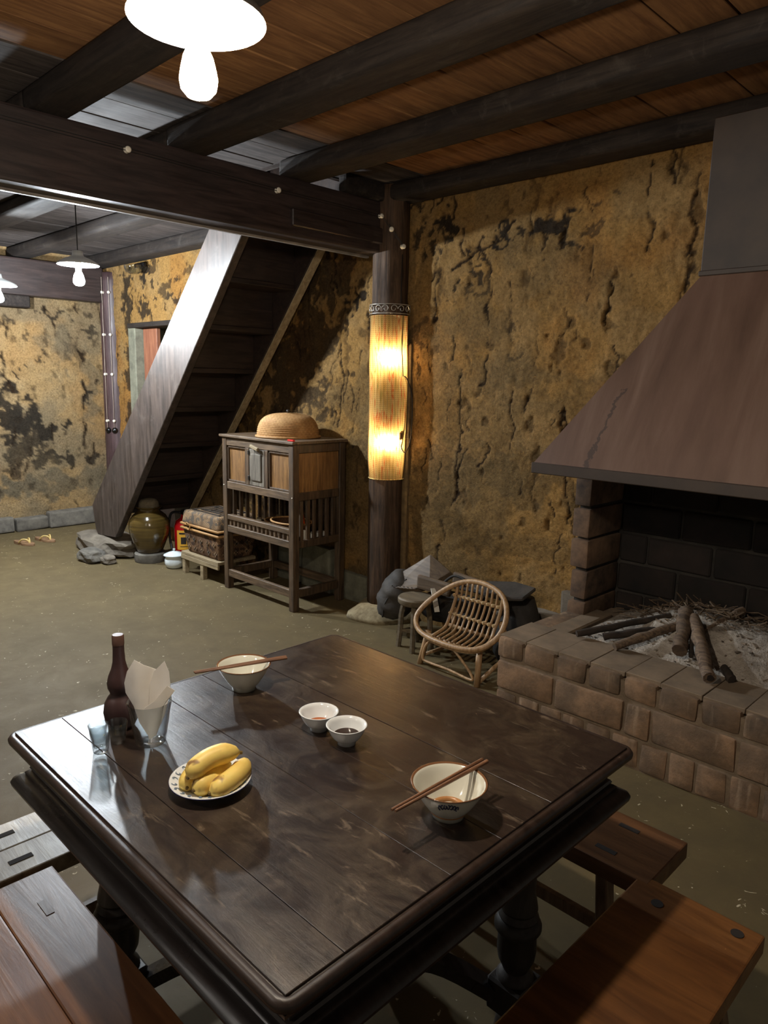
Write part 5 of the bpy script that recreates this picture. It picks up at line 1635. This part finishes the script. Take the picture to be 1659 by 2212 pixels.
# ------------------------------------------------------------------ tableware
def bowl(name, label, loc, R, Hh, foot, mat, grp=None, th=0.0035, pw=0.78):
    t = thing(name, label, 'bowl', loc, group=grp)
    prof = [(0.0, 0.004), (foot - 0.006, 0.003), (foot - 0.004, 0.0), (foot, 0.0), (foot + 0.001, 0.009)]
    for k in range(1, 9):
        f = k / 8
        prof.append((foot + 0.001 + (R - foot - 0.001) * (f ** pw), 0.009 + (Hh - 0.009) * f))
    prof.append((R + 0.0015, Hh + 0.001))
    prof.append((R - 0.001, Hh + 0.0015))
    for k in range(7, -1, -1):
        f = k / 8
        prof.append((max(foot + 0.001 + (R - foot - 0.001) * (f ** pw) - th, 0), 0.0095 + (Hh - 0.009) * f + (0.001 if k else 0.001)))
    prof.append((0.0, 0.010))
    part('body', t, mat, lambda b: lathe(b, prof, 56, capb=False, capt=False), smooth=True)
    return t
gb = 'cream noodle bowls'
b1 = bowl('noodle_bowl', 'cream noodle bowl with a blue motif at the right of the table', (-0.768, 0.968, TZ), 0.070, 0.066, 0.030, M['bowl'], gb)
part('broth_stain', b1, M['stain'], lambda b: tube(b, [(0.030 * math.cos(2 * PI * k / 32), 0.030 * math.sin(2 * PI * k / 32), 0.0128) for k in range(32)], 0.0055, 6, closed=True, flat=1.0), smooth=True)
def motif(b):
    # looping sprig below the rim, on the side of the table's front corner
    a0 = math.atan2(-0.97, 0.77)
    for s in range(7):
        pts = []
        for k in range(10):
            th = k / 9 * 2 * PI * 0.8 + s
            aa = a0 + (s - 3) * 0.085 + 0.035 * math.cos(th)
            z = 0.054 + 0.006 * math.sin(th) - 0.0006 * (s - 3) ** 2
            f = (z - 0.009) / 0.057
            rad = 0.031 + 0.039 * f ** 0.78 + 0.0006
            pts.append((rad * math.cos(aa), rad * math.sin(aa), z))
        tube(b, pts, 0.0011, 5)
part('motif', b1, M['motif'], motif, kind='stuff')
b2 = bowl('noodle_bowl', 'cream noodle bowl with chopsticks at the back left of the table', (-1.490, 1.013, TZ), 0.068, 0.066, 0.030, M['bowl'], gb)
gs = 'white dipping sauce bowls'
s1_ = bowl('sauce_bowl', 'small white bowl of thin orange dipping sauce', (-1.188, 1.010, TZ), 0.0445, 0.043, 0.020, M['ceramic_white'], gs, th=0.0045, pw=0.56)
part('sauce', s1_, M['sauce_thin'], lambda b: lathe(b, [(0.0305, 0.0165), (0.0, 0.0170)], 32, capb=False), smooth=True)
s2_ = bowl('sauce_bowl', 'small white bowl of dark soy sauce', (-1.096, 1.012, TZ), 0.0445, 0.043, 0.020, M['ceramic_white'], gs, th=0.0045, pw=0.56)
part('sauce', s2_, M['sauce_soy'], lambda b: lathe(b, [(0.0345, 0.0215), (0.0, 0.0220)], 32, capb=False), smooth=True)

def stick(label, p, q, grp):
    p, q = Vector(p), Vector(q)
    L = (q - p).length
    t = (q - p).normalized()
    bm = nb()
    # square grip, rounded tapering tip
    N = 8
    pts = [Vector((L * f, 0, 0)) for f in (0, 0.3, 0.5, 0.8, 1.0)]
    tube(bm, pts, [0.0026, 0.0030, 0.0034, 0.0038, 0.0040], N)
    o = obj('chopstick', bm, M['chopstick'], smooth=True, angle=50)
    o.matrix_world = Matrix.Translation(p) @ t.to_track_quat('X', 'Z').to_matrix().to_4x4()
    return tag(o, label, 'chopstick', grp)
zc_ = TZ + 0.0675 + 0.0042
gc = 'chopsticks laid across the bowls'
stick('brown chopstick across the right bowl, nearer the table edge of the two', (-0.766, 0.822, zc_), (-0.758, 1.070, zc_), gc)
stick('brown chopstick across the right bowl, nearer the sauces of the two', (-0.773, 0.820, zc_), (-0.768, 1.068, zc_), gc)
stick('brown chopstick across the back left bowl, the nearer of the two', (-1.511, 0.884, zc_), (-1.438, 1.112, zc_), gc)
stick('brown chopstick across the back left bowl, the farther of the two', (-1.519, 0.886, zc_), (-1.447, 1.116, zc_), gc)

# banana plate
PX, PY = -1.148, 0.700
pl = thing('fruit_plate', 'white plate with blue scroll border holding the bananas', 'plate', (PX, PY, TZ))
part('body', pl, M['ceramic_white'], lambda b: lathe(b, [(0.0, 0.004), (0.042, 0.003), (0.044, 0.0), (0.048, 0.0), (0.050, 0.006), (0.062, 0.012), (0.078, 0.020), (0.079, 0.0215), (0.077, 0.022), (0.060, 0.0145), (0.046, 0.009), (0.0, 0.008)], 64, capb=False, capt=False), smooth=True)
part('rim_line', pl, M['plate_rim'], lambda b: tube(b, [(0.0785 * math.cos(2 * PI * k / 64), 0.0785 * math.sin(2 * PI * k / 64), 0.0205) for k in range(64)], 0.0011, 6, closed=True), smooth=True)
def scroll(b):
    for i in range(22):
        a0 = 2 * PI * i / 22
        pts = []
        for k in range(10):
            th = k / 9 * 4.5 + (0 if i % 2 else PI)
            rad = 0.0685 + 0.0048 * math.cos(th)
            aa = a0 + 0.075 * math.sin(th) * (1 - k / 14)
            z = 0.0125 + (rad - 0.055) * 0.43 + 0.0008 + 0.0005
            pts.append((rad * math.cos(aa), rad * math.sin(aa), z))
        tube(b, pts, 0.0009, 4)
part('scroll_border', pl, plain('grey_blue_motif', (120, 138, 158), 0.3), scroll, kind='stuff')
Uv, Wv = Vector((0.713, 0.70, 0)), Vector((-0.70, 0.713, 0))
def banana(label, a, m, c, r0, seed):
    """three control points in plate space (u right, w away, z)"""
    base = Vector((PX, PY, TZ))
    P = [base + Uv * p[0] + Wv * p[1] + Vector((0, 0, p[2])) for p in (a, m, c)]
    path = []
    for k in range(15):
        t = k / 14
        path.append((1 - t) ** 2 * P[0] + 2 * t * (1 - t) * (2 * P[1] - 0.5 * (P[0] + P[2])) + t ** 2 * P[2])
    rs = []
    for k in range(15):
        t = k / 14
        e = min(t / 0.16, 1) ** 0.5 * min((1 - t) / 0.24, 1) ** 0.6
        rs.append(max(r0 * (0.30 + 0.70 * e), 0.004) if 0 < k < 14 else 0.0045)
    bm = nb()
    tube(bm, path, rs, 10)
    o = obj('banana', bm, M['banana'], smooth=True, angle=75)
    tag(o, label, 'banana', 'bananas on the plate')
    d = (path[-1] - path[-2]).normalized()
    part('stem', o, M['stem'], lambda b: tube(b, [path[-1] - d * 0.003, path[-1] + d * 0.006], [0.0045, 0.0036], 8), smooth=True, angle=50)
    d2 = (path[0] - path[1]).normalized()
    part('blossom_tip', o, M['stem'], lambda b: tube(b, [path[0] - d2 * 0.002, path[0] + d2 * 0.003], [0.0042, 0.003], 8), smooth=True, angle=50)
    return o
banana('banana with a bruise lying across the top of the others', (-0.030, -0.050, 0.048), (0.004, -0.010, 0.067), (0.052, 0.022, 0.062), 0.0205, 1)
banana('rightmost banana on the plate', (0.014, -0.064, 0.026), (0.050, -0.015, 0.031), (0.060, 0.040, 0.034), 0.0205, 2)
banana('middle banana lying under the top banana', (-0.018, -0.058, 0.027), (0.008, -0.014, 0.029), (0.024, 0.042, 0.030), 0.0205, 3)
banana('leftmost banana, mostly hidden under the top one', (-0.034, -0.046, 0.025), (-0.036, -0.004, 0.029), (-0.018, 0.046, 0.028), 0.0170, 4)

# gourd bottle
bt = thing('gourd_bottle', 'dark brown gourd shaped clay bottle behind the napkin glass', 'bottle', (-1.505, 0.690, TZ))
bt.scale = (0.94, 0.94, 0.92)
part('body', bt, M['bottle'], lambda b: lathe(b, [(0.022, 0.0), (0.030, 0.004), (0.038, 0.020), (0.041, 0.042), (0.038, 0.064), (0.030, 0.080), (0.0235, 0.088), (0.0245, 0.094), (0.029, 0.105), (0.030, 0.117), (0.026, 0.135), (0.019, 0.152), (0.0148, 0.170), (0.0135, 0.195), (0.0132, 0.215), (0, 0.215)], 40), smooth=True, angle=70)
part('stopper', bt, M['bottle_cap'], lambda b: lathe(b, [(0.0138, 0.213), (0.0142, 0.216), (0.0142, 0.236), (0.0125, 0.239), (0, 0.2395)], 24), smooth=True, angle=40)

def tumbler(name, label, loc, r0, r1, h, base, wall, grp=None, tilt=None, cat='glass'):
    bm = nb()
    lathe(bm, [(0.0, 0.0), (r0 - 0.002, 0.0), (r0, 0.002), (r1, h - 0.001), (r1 - wall * 0.5, h), (r1 - wall, h - 0.001), (r0 - wall * 0.6, base + 0.002), (r0 - wall * 1.4, base), (0.0, base)], 44, capb=False, capt=False, tilt=tilt)
    o = obj(name, bm, M['glass'], smooth=True, angle=50)
    o.location = loc
    return tag(o, label, cat, grp)
tumbler('tumbler', 'tapered glass tumbler holding the folded napkins', (-1.393, 0.702, TZ + 0.0004), 0.032, 0.0475, 0.097, 0.012, 0.0022)
gg = 'small liquor glasses'
tumbler('liquor_glass', 'small liquor glass standing nearest the left table edge', (-1.424, 0.604, TZ + 0.0004), 0.0155, 0.0215, 0.050, 0.012, 0.0015, gg)
tumbler('liquor_glass', 'small liquor glass nested inside the leftmost glass', (-1.4255, 0.6035, TZ + 0.0155), 0.0132, 0.0196, 0.050, 0.010, 0.0015, gg, tilt=Matrix.Rotation(math.radians(4), 3, 'X'))
tumbler('liquor_glass', 'small liquor glass standing alone beside the gourd bottle', (-1.440, 0.650, TZ + 0.0004), 0.0160, 0.0215, 0.048, 0.008, 0.0014, gg)

# napkins standing in the tumbler
NB = Vector((-1.393, 0.702, TZ + 0.012))
def leaf(poly, w0, bend, label, twist=0.0):
    """paper sheet outline in (u, z), pushed back by w0, curved by bend"""
    bm = nb()
    n = len(poly)
    cu = sum(p[0] for p in poly) / n
    cz = sum(p[1] for p in poly) / n
    def pos(u, z, off):
        w = w0 + bend * (u - cu) ** 2 * 60 + twist * (u - cu) + 0.06 * (z - 0.09) * (1 if z > 0.09 else 0)
        lim = 0.027 + 0.10 * max(z, 0)
        rr_ = math.hypot(u, w)
        if z < 0.086 and rr_ > lim:
            u, w = u * lim / rr_, w * lim / rr_
        return NB + Uv * u + Wv * (w + off) + Vector((0, 0, z))
    layers = []
    for off in (0.0, 0.0009):
        cv = bm.verts.new(pos(cu, cz, off))
        ring = []
        mids = []
        for p in poly:
            ring.append(bm.verts.new(pos(p[0], p[1], off)))
            mids.append(bm.verts.new(pos((p[0] + cu) / 2, (p[1] + cz) / 2, off)))
        for k in range(n):
            f1 = (mids[k], mids[(k + 1) % n], cv)
            f2 = (ring[k], ring[(k + 1) % n], mids[(k + 1) % n], mids[k])
            for f in (f1, f2):
                bm.faces.new(f if off == 0 else f[::-1])
        layers.append(ring)
    for k in range(n):
        bm.faces.new((layers[0][k], layers[1][k], layers[1][(k + 1) % n], layers[0][(k + 1) % n]))
    o = obj('paper_napkin', bm, M['napkin'], smooth=True, angle=40)
    return tag(o, label, 'napkin', 'napkins in the glass')
leaf([(-0.004, 0.0), (-0.022, 0.035), (-0.038, 0.070), (-0.056, 0.095), (-0.060, 0.115), (-0.050, 0.145), (-0.030, 0.176), (-0.010, 0.165), (0.012, 0.150), (0.016, 0.11), (0.008, 0.05)], -0.004, 0.25, 'white paper napkin forming the tall left peak in the glass')
leaf([(0.0, 0.0), (-0.002, 0.06), (0.002, 0.12), (0.010, 0.148), (0.033, 0.172), (0.044, 0.15), (0.047, 0.125), (0.043, 0.09), (0.032, 0.05), (0.014, 0.01)], 0.006, -0.2, 'white paper napkin forming the right peak in the glass')
leaf([(0.004, 0.004), (-0.008, 0.05), (-0.004, 0.076), (0.018, 0.092), (0.042, 0.122), (0.056, 0.108), (0.044, 0.085), (0.030, 0.045), (0.018, 0.012)], -0.016, 0.1, 'white paper napkin folded down at the front right of the glass', twist=0.3)
